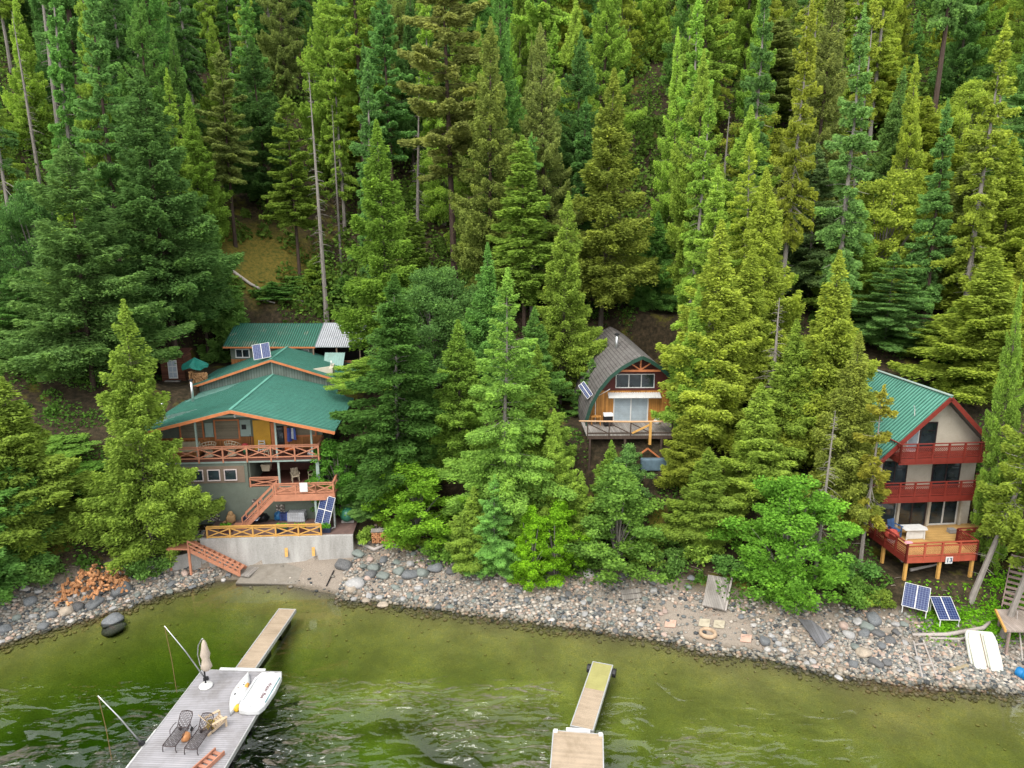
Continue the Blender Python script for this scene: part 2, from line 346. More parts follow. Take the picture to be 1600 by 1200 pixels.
# ---------------------------------------------------------------- building materials
def roofmat(name, col, worn=None, wf=.55, ax=1, per=.33):
    m, t, b = new_mat(name); co = coords(t, 'Object'); n1 = noise(t, co, .5, 6, .65, .5); n2 = noise(t, coords(t, 'Object', (1.2, 8, 1)), 1.5, 5, .6)
    c = ramp(t, n1, [(.3, [x*.75 for x in col]), (.7, [min(1, x*1.2) for x in col])])
    c = mixc(t, .35, c, ramp(t, n2, [(.3, [x*.6 for x in col]), (.7, [min(1, x*1.5) for x in col])]))
    if worn: c = mixc(t, ramp(t, n1, [(wf, (0,0,0)), (wf+.08, (1,1,1))]), c, worn)
    cc_ = N(t, 'ShaderNodeTexCoord')
    lit = noise(t, cc_.outputs['Object'], 7, 5, .75); c = mixc(t, ramp(t, lit, [(.60, (0,0,0)), (.72, (.7,.7,.7))]), c, (.11,.085,.05))
    t.links.new(c, b.inputs['Base Color']); b.inputs['Roughness'].default_value = .42; b.inputs['Specular IOR Level'].default_value = .5
    return m
M_ROOF = roofmat('green_metal_roof', (.105,.30,.235)); M_ROOFW = roofmat('weathered_green_roof', (.03,.16,.105), (.16,.20,.14), .52, 0, .25)
M_ROOFR = roofmat('pale_green_roof', (.115,.31,.235), (.14,.36,.29), .6); M_GALV = roofmat('galvanized_roof', (.42,.44,.47), (.22,.25,.27), .6, 0, .22)
M_OR = plain('orange_stain', (.56,.19,.07), .6, .2); M_ORR = plain('salmon_stain', (.50,.215,.125), .65, .2); M_NEW = plain('new_yellow_timber', (.62,.34,.09), .6, .25, stretch=(1,1,6))
M_SAGE = plain('sage_stucco', (.145,.17,.135), .85, .16, 1.2); M_SAGEB = wood('sage_boards', (.15,.185,.16), 0, .25, .12, .8, .12, 2); M_TAUPE = plain('taupe_paint', (.22,.165,.12), .8, .12)
M_WHT = plain('white_paint', (.72,.72,.70), .5, .08); M_PINKW = plain('pinkish_white_trim', (.70,.60,.58), .5, .08); M_SAGEP = plain('pale_sage_paint', (.30,.38,.34), .6, .12)
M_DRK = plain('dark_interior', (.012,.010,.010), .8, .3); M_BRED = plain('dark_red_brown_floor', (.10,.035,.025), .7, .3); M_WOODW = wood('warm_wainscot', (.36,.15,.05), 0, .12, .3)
M_YEL = plain('ochre_panel', (.60,.32,.03), .6, .1); M_BEIGE = plain('beige_siding', (.52,.475,.385), .8, .12, 1.0); M_RED = plain('barn_red_stain', (.215,.030,.020), .55, .2)
M_CREAM = plain('cream_plaster', (.55,.50,.40), .8, .1); M_BLK = plain('black_metal', (.02,.02,.022), .4, .2, metal=.3); M_STEEL = plain('bright_steel', (.62,.63,.64), .3, .1, metal=.8)
M_CEDW = wood('golden_cedar_boards', (.52,.24,.06), 0, .16, .3, .6, .08, 2); M_DKRED = plain('oxblood_paint', (.10,.022,.018), .7, .2); M_DKGRN = plain('dark_green_trim', (.012,.055,.035), .5, .2)
M_FIELD, _t, _b = new_mat('fieldstone'); _vo = N(_t, 'ShaderNodeTexVoronoi'); _vo.inputs['Scale'].default_value = 5.5; _t.links.new(coords(_t, 'Object'), _vo.inputs['Vector']); _sx = N(_t, 'ShaderNodeSeparateXYZ'); _t.links.new(_vo.outputs['Color'], _sx.inputs[0])
_t.links.new(mixc(_t, ramp(_t, _vo.outputs['Distance'], [(.35, (0,0,0)), (.55, (1,1,1))]), ramp(_t, _sx.outputs[0], [(.1, (.12,.12,.12)), (.5, (.34,.29,.24)), (.9, (.45,.42,.38))]), (.07,.06,.05)), _b.inputs['Base Color']); _b.inputs['Roughness'].default_value = .9
M_CONC = plain('concrete', (.34,.325,.30), .9, .16, .7, bmp=.4); M_DECK = wood('golden_decking', (.60,.37,.13), 1, .14, .14, .6, .07, 0); M_GREYW = wood('weathered_boards', (.30,.275,.25), 0, .15, .25, .85, .08, 1)
M_SHED = wood('red_brown_logs', (.13,.05,.03), 2, .18, .35, .8, .12, 0); M_SAGELOW = plain('pale_turquoise_panel', (.22,.38,.34), .5, .15)
def glass(name, col=(.02,.03,.035)):
    m, t, b = new_mat(name); co = coords(t, 'Object'); n = noise(t, co, .9, 3, .5)
    t.links.new(ramp(t, n, [(.35, [x*.5 for x in col]), (.7, [x*1.8 for x in col])]), b.inputs['Base Color']); b.inputs['Roughness'].default_value = .05; b.inputs['Specular IOR Level'].default_value = .8
    return m
M_GLS = glass('window_glass'); M_BLIND = wood('pale_blue_blinds', (.42,.50,.55), 2, .05, .08, .5, .15, 0); M_BAMB = wood('bamboo_blind', (.24,.20,.14), 2, .05, .25, .7, .2, 0)
def solarmat():
    m, t, b = new_mat('solar_cells'); br = N(t, 'ShaderNodeTexBrick'); br.offset = 0; co = coords(t, 'Object'); t.links.new(co, br.inputs['Vector'])
    br.inputs['Scale'].default_value = 1; br.inputs['Brick Width'].default_value = .16; br.inputs['Row Height'].default_value = .16; br.inputs['Mortar Size'].default_value = .007
    br.inputs['Color1'].default_value = (.012,.02,.075,1); br.inputs['Color2'].default_value = (.016,.027,.095,1); br.inputs['Mortar'].default_value = (.16,.2,.3,1)
    t.links.new(br.outputs[0], b.inputs['Base Color']); b.inputs['Roughness'].default_value = .18; return m
M_SOL = solarmat()
def shakemat():
    m, t, b = new_mat('cedar_shakes'); co = coords(t, 'UV'); br = N(t, 'ShaderNodeTexBrick'); t.links.new(co, br.inputs['Vector']); br.inputs['Scale'].default_value = 1
    br.inputs['Brick Width'].default_value = .22; br.inputs['Row Height'].default_value = .30; br.inputs['Mortar Size'].default_value = .035; br.inputs['Bias'].default_value = .2
    br.inputs['Color1'].default_value = (.075,.064,.058,1); br.inputs['Color2'].default_value = (.16,.145,.135,1); br.inputs['Mortar'].default_value = (.02,.016,.014,1)
    n = noise(t, coords(t, 'Object'), .6, 5, .65); c = mixc(t, ramp(t, n, [(.35, (0,0,0)), (.7, (.55,.55,.55))]), br.outputs[0], (.13,.125,.115))
    t.links.new(c, b.inputs['Base Color']); b.inputs['Roughness'].default_value = .95; bump(t, b, br.outputs['Fac'], -.6, .04); return m
M_SHAKE = shakemat()
def seam_of(mat):
    k = 'seam_' + mat.name
    if k not in _M: c = {'green_metal_roof': (.05,.17,.13), 'weathered_green_roof': (.02,.075,.055), 'pale_green_roof': (.06,.19,.145), 'galvanized_roof': (.24,.25,.27)}.get(mat.name, (.1,.1,.1)); plain(k, c, .5, .25)
    return _M[k]
# ---------------------------------------------------------------- building parts
def roof_plane(name, parent, mat, a, b, c, d, th=.07, rib=.36, ribh=.075):
    """a ridge front, b ridge back, c eave back, d eave front: one sheet with raised ribs running ridge to eave"""
    m = MB(); a, b, c, d = map(Vector, (a, b, c, d))
    if (b-a).cross(d-a).z < 0: m.slab(a, d, c, b, th)
    else: m.slab(a, b, c, d, th)
    nf0 = len(m.f); n = max(2, int((b-a).length/rib)); nn = (b-a).cross(d-a).normalized()
    if nn.z < 0: nn = -nn
    for i in range(n+1):
        t = min(max(i/n, .004), .996); p, q = a.lerp(b, t) + nn*ribh*.4, d.lerp(c, t) + nn*ribh*.4; m.beam(p, q, .085, ribh, nn)
    o = m.build(name, mat, parent); o.data.materials.append(seam_of(mat))
    for i in range(nf0, len(o.data.polygons)): o.data.polygons[i].material_index = 1
    return o
def window(parent, x0, x1, y, z0, z1, fw=.07, mf=None, mg=None, mull=1, name='window', out=-1, axis='y'):
    """frame with a glass pane as its child; faces -y of the parent (axis 'x': faces -x)"""
    T = (lambda a, d, z: (a, d, z)) if axis == 'y' else (lambda a, d, z: (d, a, z))
    def bx(m, a0, a1, d0, d1, z0_, z1_):
        p, q = T(a0, d0, z0_), T(a1, d1, z1_); m.box(min(p[0], q[0]), max(p[0], q[0]), min(p[1], q[1]), max(p[1], q[1]), z0_, z1_)
    f = MB(); dp = .07
    bx(f, x0-fw, x1+fw, y-dp, y-.004, z1, z1+fw); bx(f, x0-fw, x1+fw, y-dp-.02, y-.004, z0-fw, z0)
    bx(f, x0-fw, x0, y-dp, y-.004, z0, z1); bx(f, x1, x1+fw, y-dp, y-.004, z0, z1)
    for k in range(1, mull): xm = x0+(x1-x0)*k/mull; bx(f, xm-fw/2, xm+fw/2, y-dp, y-.006, z0, z1)
    fo = f.build(name, mf or M_WHT, parent); g_ = MB(); bx(g_, x0, x1, y-.03, y-.008, z0, z1); g_.build('pane', mg or M_GLS, fo); return fo
def xrail(parent, p0, p1, n, h, mat, drop=0.0, name='railing', rw=.11):
    p0, p1 = Vector(p0), Vector(p1); m = MB(); up = Vector((0,0,1)); bz = .12
    m.beam(p0+up*h, p1+up*h, .16, .05); m.beam(p0+up*(h-.13), p1+up*(h-.13), .05, .10); m.beam(p0+up*bz, p1+up*bz, .05, .10)
    dv = (p1-p0)/n; side = dv.cross(up).normalized()*.027
    for i in range(n):
        a, b = p0+dv*i, p0+dv*(i+1)
        m.beam(a+up*(bz+.05)+side, b+up*(h-.18)+side, .035, .085); m.beam(a+up*(h-.18)-side, b+up*(bz+.05)-side, .035, .085)
    r = m.build(name, mat, parent)
    for i in range(n+1): a = p0+dv*i+dv.normalized()*.003; MB().box(a.x-rw/2, a.x+rw/2, a.y-rw/2, a.y+rw/2, a.z-drop, a.z+h-.03).build('post', mat, r)
    return r
def lattice_rail(parent, p0, p1, n, h, mat, rim=.32, lat=None):
    p0, p1 = Vector(p0), Vector(p1); m = MB(); up = Vector((0,0,1)); dv = (p1-p0)/n; L = dv.length; d = dv.normalized()
    m.beam(p0+up*h, p1+up*h, .12, .05); m.beam(p0+up*(h-.22), p1+up*(h-.22), .05, .09); m.beam(p0+up*.12, p1+up*.12, .05, .09); m.beam(p0-up*(rim/2-.02), p1-up*(rim/2-.02), .06, rim)
    r = m.build('railing', mat, parent)
    for i in range(n+1): a = p0+dv*i; MB().box(a.x-.055, a.x+.055, a.y-.055, a.y+.055, a.z-rim+.02, a.z+h-.03).build('post', mat, r)
    z0, z1 = .165, h-.265; H = z1-z0
    for i in range(n):
        g_ = MB(); a = p0+dv*i; s = .06; W = L-.12; k = -H
        sd = d.cross(up).normalized()
        while k < W:
            for sg in (0, 1):
                u0, u1 = k, k+H; v0, v1 = 0, H
                if u0 < 0: v0 = -u0; u0 = 0
                if u1 > W: v1 = H-(u1-W); u1 = W
                if u1 - u0 > .04:
                    if sg: q0, q1 = W-u0, W-u1
                    else: q0, q1 = u0, u1
                    g_.beam(a+d*(s+q0)+up*(z0+v0)+sd*(.012*sg), a+d*(s+q1)+up*(z0+v1)+sd*(.012*sg), .012, .035, sd if False else up)
            k += .15
        g_.build('lattice', lat or mat, r)
    return r
def picket(parent, p0, p1, h, mat, sp=.13, name='railing'):
    p0, p1 = Vector(p0), Vector(p1); up = Vector((0,0,1)); m = MB(); m.beam(p0+up*h, p1+up*h, .09, .06); m.beam(p0+up*.12, p1+up*.12, .05, .07)
    n = max(2, int((p1-p0).length/sp))
    for i in range(n+1): a = p0.lerp(p1, i/n); m.beam(a+up*.12, a+up*h, .035, .035) if i % 12 else m.beam(a-up*.05, a+up*(h+.08), .10, .10)
    return m.build(name, mat, parent)
def stairs(parent, p0, p1, wdt, n, mtread, mstr, name='staircase', rail=None, th=.05, sd=None, tread_deep=.28):
    """p0 top, p1 bottom (centre lines); sd = sideways unit vector"""
    p0, p1 = Vector(p0), Vector(p1); run = Vector((p1.x-p0.x, p1.y-p0.y, 0)).normalized(); sd = sd or run.cross(Vector((0,0,1))).normalized(); s = MB()
    for q in (-1, 1): s.beam(p0+sd*q*wdt/2-Vector((0,0,.12)), p1+sd*q*wdt/2-Vector((0,0,.12)), .06, .28)
    so_ = s.build('stringer', mstr, parent); t_ = MB()
    for i in range(n):
        c = p0.lerp(p1, (i+.5)/n) + Vector((0,0,.03)); t_.beam(c-sd*(wdt/2-.035), c+sd*(wdt/2-.035), tread_deep, th)
    t_.build('treads', mtread, parent)
    for q in (rail or []):
        r = MB(); o_ = sd*q*(wdt/2+.04); h = .9
        r.beam(p0+o_+Vector((0,0,h)), p1+o_+Vector((0,0,h)), .06, .09); r.beam(p0+o_+Vector((0,0,.4)), p1+o_+Vector((0,0,.4)), .04, .08)
        for k in (0.02, .5, .98): c = p0.lerp(p1, k)+o_; r.beam(c-Vector((0,0,.2)), c+Vector((0,0,h)), .09, .09)
        r.build('handrail', mstr, parent)
def pipe(parent, x, y, z, h, r=.11, name='stove_pipe', mat=None):
    p = MB().tube([(x,y,z-.2),(x,y,z+h)], r, 12).build(name, mat or M_STEEL, parent, True); MB().lathe([(r*1.7,z+h+.02),(r*1.8,z+h+.08),(r*.4,z+h+.2)], 12, (x,y,0)).build('cap', M_BLK, p); return p
def solar(name, loc, rz, tilt, nx, w_, h_, label, legs=True, ny=1, cat='solar panel', group=None, roll=0):
    """tilted rack: local x across, y up the slope; loc = lower edge centre"""
    r = empty(name, loc, rz, label, cat, group); T = Matrix.Rotation(roll, 4, 'Y') @ Matrix.Rotation(tilt, 4, 'X')
    for i in range(nx):
        for j in range(ny):
            x0 = (i-nx/2)*w_; y0 = j*h_; m = MB().box(x0+.025, x0+w_-.025, y0+.025, y0+h_-.025, .0, .03); f = MB()
            f.box(x0, x0+w_-.004, y0, y0+.028, -.01, .042); f.box(x0, x0+w_-.004, y0+h_-.032, y0+h_-.004, -.01, .042); f.box(x0, x0+.028, y0+.029, y0+h_-.033, -.01, .042); f.box(x0+w_-.032, x0+w_-.004, y0+.029, y0+h_-.033, -.01, .042)
            p = f.build('frame', M_WHT, r); p.matrix_local = T; q = m.build('cells', M_SOL, p)
    if legs:
        s = MB(); H = h_*ny*math.sin(tilt); D = h_*ny*math.cos(tilt)
        for sx in (-1, 1):
            x = sx*(nx*w_/2-.08); s.beam((x,D*.92,-.5),(x,D*.92,H*.9),.05,.05); s.beam((x,0,-.45),(x,0,-.02),.05,.05); s.beam((x,-.02,-.4),(x,D*.92,-.4),.05,.05)
        s.build('stand', M_WHT, r)
    return r
def box_thing(name, mat, Hh, x0, x1, y0, y1, z0, z1, label, cat, group=None, bevel=.02):
    """a soft-cornered object at house-local coordinates, one mesh of its own"""
    m = MB().box(-(x1-x0)/2, (x1-x0)/2, -(y1-y0)/2, (y1-y0)/2, 0, z1-z0); o = m.build(name, mat, None, bevel=bevel); p = HW(Hh, (x0+x1)/2, (y0+y1)/2, z0)
    o.location = p; o.rotation_euler = (0,0,Hh[1]); return tag(o, label, cat, group)
def HW(Hh, lx, ly, lz):
    c, s = math.cos(Hh[1]), math.sin(Hh[1]); return Vector((Hh[0].x+lx*c-ly*s, Hh[0].y+lx*s+ly*c, Hh[0].z+lz))
# ================================================================ HOUSE 1: green-roofed house on the concrete terrace
h1 = empty('green_roofed_house', H1[0], H1[1], 'sage house with long green metal roofs, salmon railings and a covered upper deck', 'house')
WL, WR = -6.8, 6.2
# lower front wall with the porch opening (x .6 .. 6.0, z 2.9 .. 4.95)
m = MB(); m.box(WL, .6, 0, .2, -1, 5.0); m.box(.6, WR, 0, .2, -1, 2.88); m.box(WR-.2, WR, .2, 12, -1, 5.0); m.box(WL, WL+.2, .2, 12, -1, 5.0); m.build('lower_wall', M_SAGE, h1)
MB().box(-4.75, .35, -.03, -.004, 3.35, 4.75).build('window_band', M_TAUPE, h1)
MB().box(WL, WR, -.06, .5, 5.004, 5.16).build('deck_beam', M_SAGEP, h1)
for x in (-5.05, -3.75, -2.45, -1.15): window(h1, x, x+.85, -.03, 3.62, 4.42, .07, M_PINKW)
# mid porch: floor, back wall, posts
MB().box(.6, WR-.2, .2, 4.0, 2.7, 2.88).build('porch_floor', M_BRED, h1); m = MB(); m.box(.62, WR-.2, 4.0, 4.15, 2.88, 5.0); m.build('porch_back_wall', M_BRED, h1)
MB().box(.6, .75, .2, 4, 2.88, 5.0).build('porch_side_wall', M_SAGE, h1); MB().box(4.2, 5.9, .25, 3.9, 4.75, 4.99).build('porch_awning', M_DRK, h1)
MB().box(2.95, 3.1, .02, .17, 2.88, 5.0).build('porch_post', M_SAGEP, h1); MB().box(WR-.22, WR+.03, -.09, .19, 2.5, 5.0).build('porch_post', M_SAGEP, h1)
xrail(h1, (.7,.1,2.88), (2.95,.1,2.88), 1, .8, M_ORR)
# landing deck and stair down to the terrace
m = MB(); m.box(3.0, 7.6, -1.75, -.1, 2.74, 2.86); m.build('landing_floor', M_ORR, h1); m = MB(); m.box(3.0, 7.6, -1.82, -1.76, 2.35, 2.86); m.box(7.6, 7.66, -1.8, 0, 2.35, 2.86); m.build('landing_rim', M_ORR, h1)
xrail(h1, (3.1,-1.7,2.86), (6.2,-1.7,2.86), 2, .9, M_ORR); xrail(h1, (6.2,-1.7,2.86), (7.55,-1.7,2.86), 1, .9, M_ORR); xrail(h1, (7.55,-1.7,2.86), (7.55,0,2.86), 1, .9, M_ORR)
for x in (6.1, 7.5): MB().box(x-.08, x+.08, -1.68, -1.52, -1.2, 2.73).build('landing_post', M_SAGEP, h1)
st = empty('staircase', (0,0,0)); st.parent = h1; stairs(st, (3.0,-1.2,2.74), (.35,-1.2,.12), 1.0, 13, M_ORR, M_ORR, rail=(-1, 1))
MB().box(-.5, .45, -1.75, -.65, -.1, .18).build('stair_foot', M_ORR, h1)
m = MB(); m.box(4.9, 6.1, -.05, -.004, .55, 1.2); hw = window(h1, 3.9, 6.0, 0, 1.75, 2.25, .08, M_ORR, M_SAGEP); 
for x0, x1, z0, z1 in ((-2.9,-1.9,0,1.5), (.75,1.6,1.3,1.9), (2.6,3.3,.2,1.35)): MB().box(x0, x1, -.07, -.006, z0, z1).build('stone_cladding', M_FIELD, h1)
# upper deck
m = MB(); m.box(WL, WR+.2, -.1, 2.35, 5.165, 5.3); m.build('deck_floor', M_BRED, h1)
xrail(h1, (WR+.05,-.05,5.3), (-6.75,-.05,5.3), 7, 1.08, M_ORR, drop=.25); xrail(h1, (WR+.05,-.05,5.3), (WR+.05,2.2,5.3), 1, 1.08, M_ORR)
RZ, RS = 9.6, .242
def rz1(x): return RZ - RS*abs(x)
m = MB(); m.prism([(WL,5.3),(WR,5.3),(WR,rz1(WR)-.15),(0,RZ-.15),(WL,rz1(WL)-.15)], 'y', 2.35, 2.5); m.build('upper_front_wall', M_SAGE, h1)
MB().box(WL+.01, WR-.01, 2.30, 2.348, 5.31, 6.45).build('wainscot', M_WOODW, h1)
m = MB(); m.box(WR-.2, WR, 2.5, 12, 5.0, rz1(WR)-.1); m.build('upper_side_wall', M_SAGE, h1); MB().box(WL, WL+.2, 2.5, 12, 5.0, rz1(WL)-.1).build('upper_side_wall', M_SAGE, h1)
m = MB(); m.box(WR-.6, WR+.02, 2.36, 12.2, 5.0, 5.1); m.box(WL, WL+.1, .0, 2.3, 5.3, rz1(WL)-.15); m.build('eave_screen', M_DKRED, h1)
for x0, x1, z0, z1 in ((-5.1,-3.4,6.45,7.75), (-2.35,-.55,6.3,7.85), (4.0,5.6,6.5,7.35)): window(h1, x0, x1, 2.29, z0, z1, .12, M_OR, M_BAMB)
MB().box(-3.2,-2.55,2.26,2.296,6.5,7.7).build('wall_panel', M_SAGEP, h1); MB().box(-.4,.45,2.26,2.296,6.5,7.9).build('wall_panel', M_SAGEP, h1); MB().box(-.25,.1,2.2,2.255,7.1,7.5).build('wall_picture', M_BLK, h1)
MB().box(.65,2.0,2.2,2.296,5.32,7.85).build('ochre_door_panel', M_YEL, h1); dd = MB().box(2.5,3.1,2.2,2.296,5.32,7.3).build('door', M_DRK, h1); MB().box(2.58,3.02,2.17,2.197,6.0,7.2).build('pane', M_GLS, dd)
MB().box(2.05,2.45,2.2,2.296,5.32,7.6).build('door_trim', M_OR, h1); MB().box(3.12,3.4,2.2,2.296,5.32,7.3).build('door_trim', M_OR, h1)
for x in (-3.1, 3.0, 5.75): MB().box(x-.07, x+.07, -.02, .12, 5.3, rz1(x)-.25).build('deck_post', M_SAGEP, h1)
m = MB(); m.prism([(-2.9, 8.75), (2.9, 8.75), (2.6, 8.92), (-2.6, 8.92)], 'y', -.02, .12); m.build('gable_tie_beam', M_SAGEP, h1)
MB().lathe([(.02,8.7),(.09,8.76),(.1,8.9),(.03,9.05)], 10, (0,.0,0)).build('porch_lamp', M_WHT, h1, True)
XL, XR, YF, YB = -7.3, 7.8, -1.0, 12.05
roof_plane('roof_slope', h1, M_ROOF, (0,YF,RZ), (0,YB,RZ), (XR,YB,rz1(XR)), (XR,YF,rz1(XR)))
roof_plane('roof_slope', h1, M_ROOF, (0,YF,RZ), (0,YB,RZ), (XL,YB,rz1(XL)), (XL,YF,rz1(XL)))
MB().beam((0,YF,RZ+.04),(0,YB,RZ+.04),.22,.05).build('ridge_cap', M_ROOF, h1)
for s_, xe in ((1, XR), (-1, XL)): m = MB().beam((0,YF-.03,RZ-.14),(xe,YF-.03,rz1(xe)-.14),.05,.24); m.build('fascia', M_OR, h1)
m = MB(); m.beam((XR-.03,YF,rz1(XR)-.13),(XR-.03,YB,rz1(XR)-.13),.05,.16); m.build('gutter', M_DKGRN, h1)
# clerestory gable and the rear roof
R2 = 11.15; S2 = .33
def rz2(x): return R2 - S2*abs(x)
m = MB(); m.prism([(-7.0, 7.0),(6.9,7.0),(6.9,rz2(6.9)-.12),(0,R2-.12),(-7.0,rz2(7)-.12)], 'y', 12.06, 12.2); m.build('clerestory_wall', M_SAGEB, h1)
m = MB(); m.prism([(-7.0, 5.0),(6.9,5.0),(6.9,rz2(6.9)-.12),(0,R2-.12),(-7.0,rz2(7)-.12)], 'y', 18.4, 18.5); m.box(6.75,6.9,12.2,18.4,5,rz2(6.9)-.1); m.box(-7,-6.85,12.2,18.4,5,rz2(7)-.1); m.build('rear_wall', M_SAGE, h1)
for xe in (7.5, -7.5):
    roof_plane('rear_roof_slope', h1, M_ROOF, (0,11.6,R2), (0,19.2,R2), (xe,19.2,rz2(xe)), (xe,11.6,rz2(xe))); MB().beam((0,11.57,R2-.13),(xe,11.57,rz2(xe)-.13),.05,.2).build('fascia', M_OR, h1)
MB().beam((0,11.6,R2+.04),(0,19.2,R2+.04),.22,.05).build('ridge_cap', M_ROOF, h1); MB().beam((0,11.98,7.3),(0,11.98,R2-.2),.08,.06).build('wall_batten', M_SAGEP, h1)
pipe(h1, -6.3, 2.2, rz1(6.3), 1.5); pipe(h1, -5.9, 7.6, rz1(5.9), 1.9)
m = MB(); nrm = .05
m.slab((-6.6,.9,rz1(6.6)+nrm),(-3.9,2.9,rz1(3.9)+nrm),(-6.2,3.6,rz1(6.2)+nrm),(-6.9,2.6,rz1(6.9)+nrm),.03) ; m.build('roof_flashing', M_STEEL, h1)
MB().slab((-6.9,8.2,rz1(6.9)+nrm),(-3.6,9.9,rz1(3.6)+.06),(-3.0,12,rz1(3)+nrm),(-7.0,12,rz1(7)+nrm),.03).build('roof_patch', M_SAGELOW, h1)
m = MB(); m.prism([(12.2, rz2(5.4)), (13.4, rz2(5.4)), (13.4, rz2(5.4)+.95), (12.2, rz2(5.4)+.7)], 'x', 5.2, 5.55); m.prism([(3.6,rz2(3.6)),(5.19,rz2(5.19)-.02),(5.19,rz2(5.19)+.75)], 'y', 12.5, 12.75); m.build('chimney', M_CREAM, h1)
MB().tube([(5.37,12.8,rz2(5.4)+.9),(5.37,12.8,rz2(5.4)+1.35)], .07, 8).build('chimney_flue', M_WHT, h1, True)
solar('roof_solar_panel', HW(H1, -.75, 11.75, 11.15+.05), H1[1]+R_(12), R_(42), 2, .78, 1.8, 'pair of dark solar panels standing on the rear ridge of the green-roofed house', legs=False, roll=R_(-8))
# ---- things on the upper deck and the mid porch
def blob(name, mat, loc, sc, label, cat, seed=1, rz=0, group=None, amp=.12):
    r = np.random.default_rng(seed); n, k = 14, 9; m = MB()
    for j in range(k+1):
        ph = math.pi*j/k
        for i in range(n):
            a = 6.2832*i/n; q = 1 + amp*math.sin(a*3+seed+ph*2) + amp*.6*math.sin(a*5-ph*4+seed*2)
            x, y, z = math.sin(ph)*math.cos(a)*q, math.sin(ph)*math.sin(a)*q, math.cos(ph)*(1 + .5*amp*math.sin(a*2+seed))
            z = max(z, -.72); m.v.append((x*sc[0], y*sc[1], (z+.72)*sc[2]))
    for j in range(k):
        for i in range(n): a, b_ = j*n+i, j*n+(i+1) % n; m.f.append((a, a+n, b_+n, b_))
    o = m.build(name, mat, None, True); o.location = loc; o.rotation_euler = (0,0,rz); return tag(o, label, cat, group)
D0 = 5.3
M_TARP = plain('tan_sheet', (.42,.36,.24), .8, .2); M_WICK = plain('pale_wicker', (.50,.42,.30), .8, .3, 20)
sb = empty('daybed', HW(H1,-4.3,1.3,D0), H1[1], 'daybed under a rumpled tan sheet at the end of the upper deck', 'daybed')
MB().box(-1.0,1.0,-.5,.5,.05,.42).build('base', M_WOODW, sb); MB().prism([(-.55,.4),(.55,.4),(.5,.6),(.1,1.15),(-.4,.8)], 'x', -.95, .95).build('sheet', M_TARP, sb, bevel=.08)
def papasan(p, rz, label):
    r = empty('bowl_chair', p, rz, label, 'chair'); m = MB(); T = Matrix.Rotation(R_(-38), 4, 'X')
    prof = [(.08,.30),(.35,.36),(.55,.50),(.66,.70)]
    for a in range(16):
        an = a*6.2832/16; m.tube([tuple(T @ Vector((q*math.cos(an), q*math.sin(an), z-.3)) + Vector((0,0,.55))) for q, z in prof], .022, 5, False)
    for q, z in prof[1:]: m.tube([tuple(T @ Vector((q*math.cos(k*.3927), q*math.sin(k*.3927), z-.3)) + Vector((0,0,.55))) for k in range(17)], .025, 5, False)
    m.build('bowl', M_WICK, r); MB().lathe([(.40,0),(.36,.05),(.26,.22),(.33,.42)], 14).build('base', M_WICK, r)
papasan(HW(H1,-2.6,.95,D0), H1[1]+.5, 'empty round wicker bowl chair beside the daybed on the upper deck'); papasan(HW(H1,-.85,1.1,D0), H1[1]-.2, 'round wicker bowl chair below the big deck window')
ld = empty('step_ladder', HW(H1,1.35,1.6,D0), H1[1], 'small white step ladder leaning before the ochre door', 'step ladder'); m = MB()
for x in (-.25, .25): m.beam((x,0,0),(x*.85,.25,.95),.05,.05); m.beam((x,.55,0),(x*.85,.28,.95),.04,.04)
m.build('rails', M_WHT, ld); m = MB()
for k in range(4): m.box(-.24,.24,-.02+.065*k,.14+.065*k,.2+.22*k,.24+.22*k)
m.build('steps', M_WHT, ld)
def chair(p, rz, mat, label, cat='chair', s=1.0, group=None):
    r = empty('deck_chair', p, rz, label, cat, group); MB().box(-.26*s,.26*s,-.26*s,.26*s,.40*s,.46*s).build('seat', mat, r, bevel=.015)
    m = MB(); 
    for k in range(5): m.beam(((-.2+.1*k)*s,.24*s,.46*s),((-.2+.1*k)*s*1.1,.34*s,.95*s),.07*s,.03*s)
    m.build('backrest', mat, r)
    for sx in (-1,1):
        MB().beam((sx*.29*s,-.26*s,.64*s),(sx*.29*s,.3*s,.66*s),.08*s,.03*s).build('armrest', mat, r)
        for y in (-.22,.22): MB().beam((sx*.24*s,y*s,0),(sx*.24*s,y*s,.40*s if y > 0 else .62*s),.05*s,.05*s).build('leg', mat, r)
    return r
chair(HW(H1,2.15,.7,D0), H1[1]+2.6, M_WICK, 'pale wooden chair just behind the deck railing near the ochre door')
bk = empty('flower_pot', HW(H1,.15,1.4,D0), 0, 'green pot with red flowers standing by the deck wall', 'plant pot'); MB().lathe([(.18,0),(.26,.5)],12).build('pot', plain('pot_green',(.03,.16,.08)), bk, True)
c_ = blob('flowers', plain('red_flowers', (.45,.05,.06), .7, .5, 25), (0,0,.42), (.3,.3,.26), None, None, 3); c_.name = 'flowers'; c_.parent = bk
pl_ = empty('floor_lamp', HW(H1,.52,1.7,D0), 0, 'thin dark stand next to the ochre door', 'stand'); MB().tube([(0,0,0),(0,0,1.5)], .03, 8).build('pole', M_BLK, pl_); MB().lathe([(.18,0),(.16,.04)],12).build('base', M_BLK, pl_)
dr = empty('laundry_rack', HW(H1,3.75,1.9,D0), H1[1], 'blue and white clothes hanging by the doorway on the upper deck', 'laundry'); MB().beam((-.35,0,1.95),(.35,0,1.95),.03,.03).build('rail', M_BLK, dr)
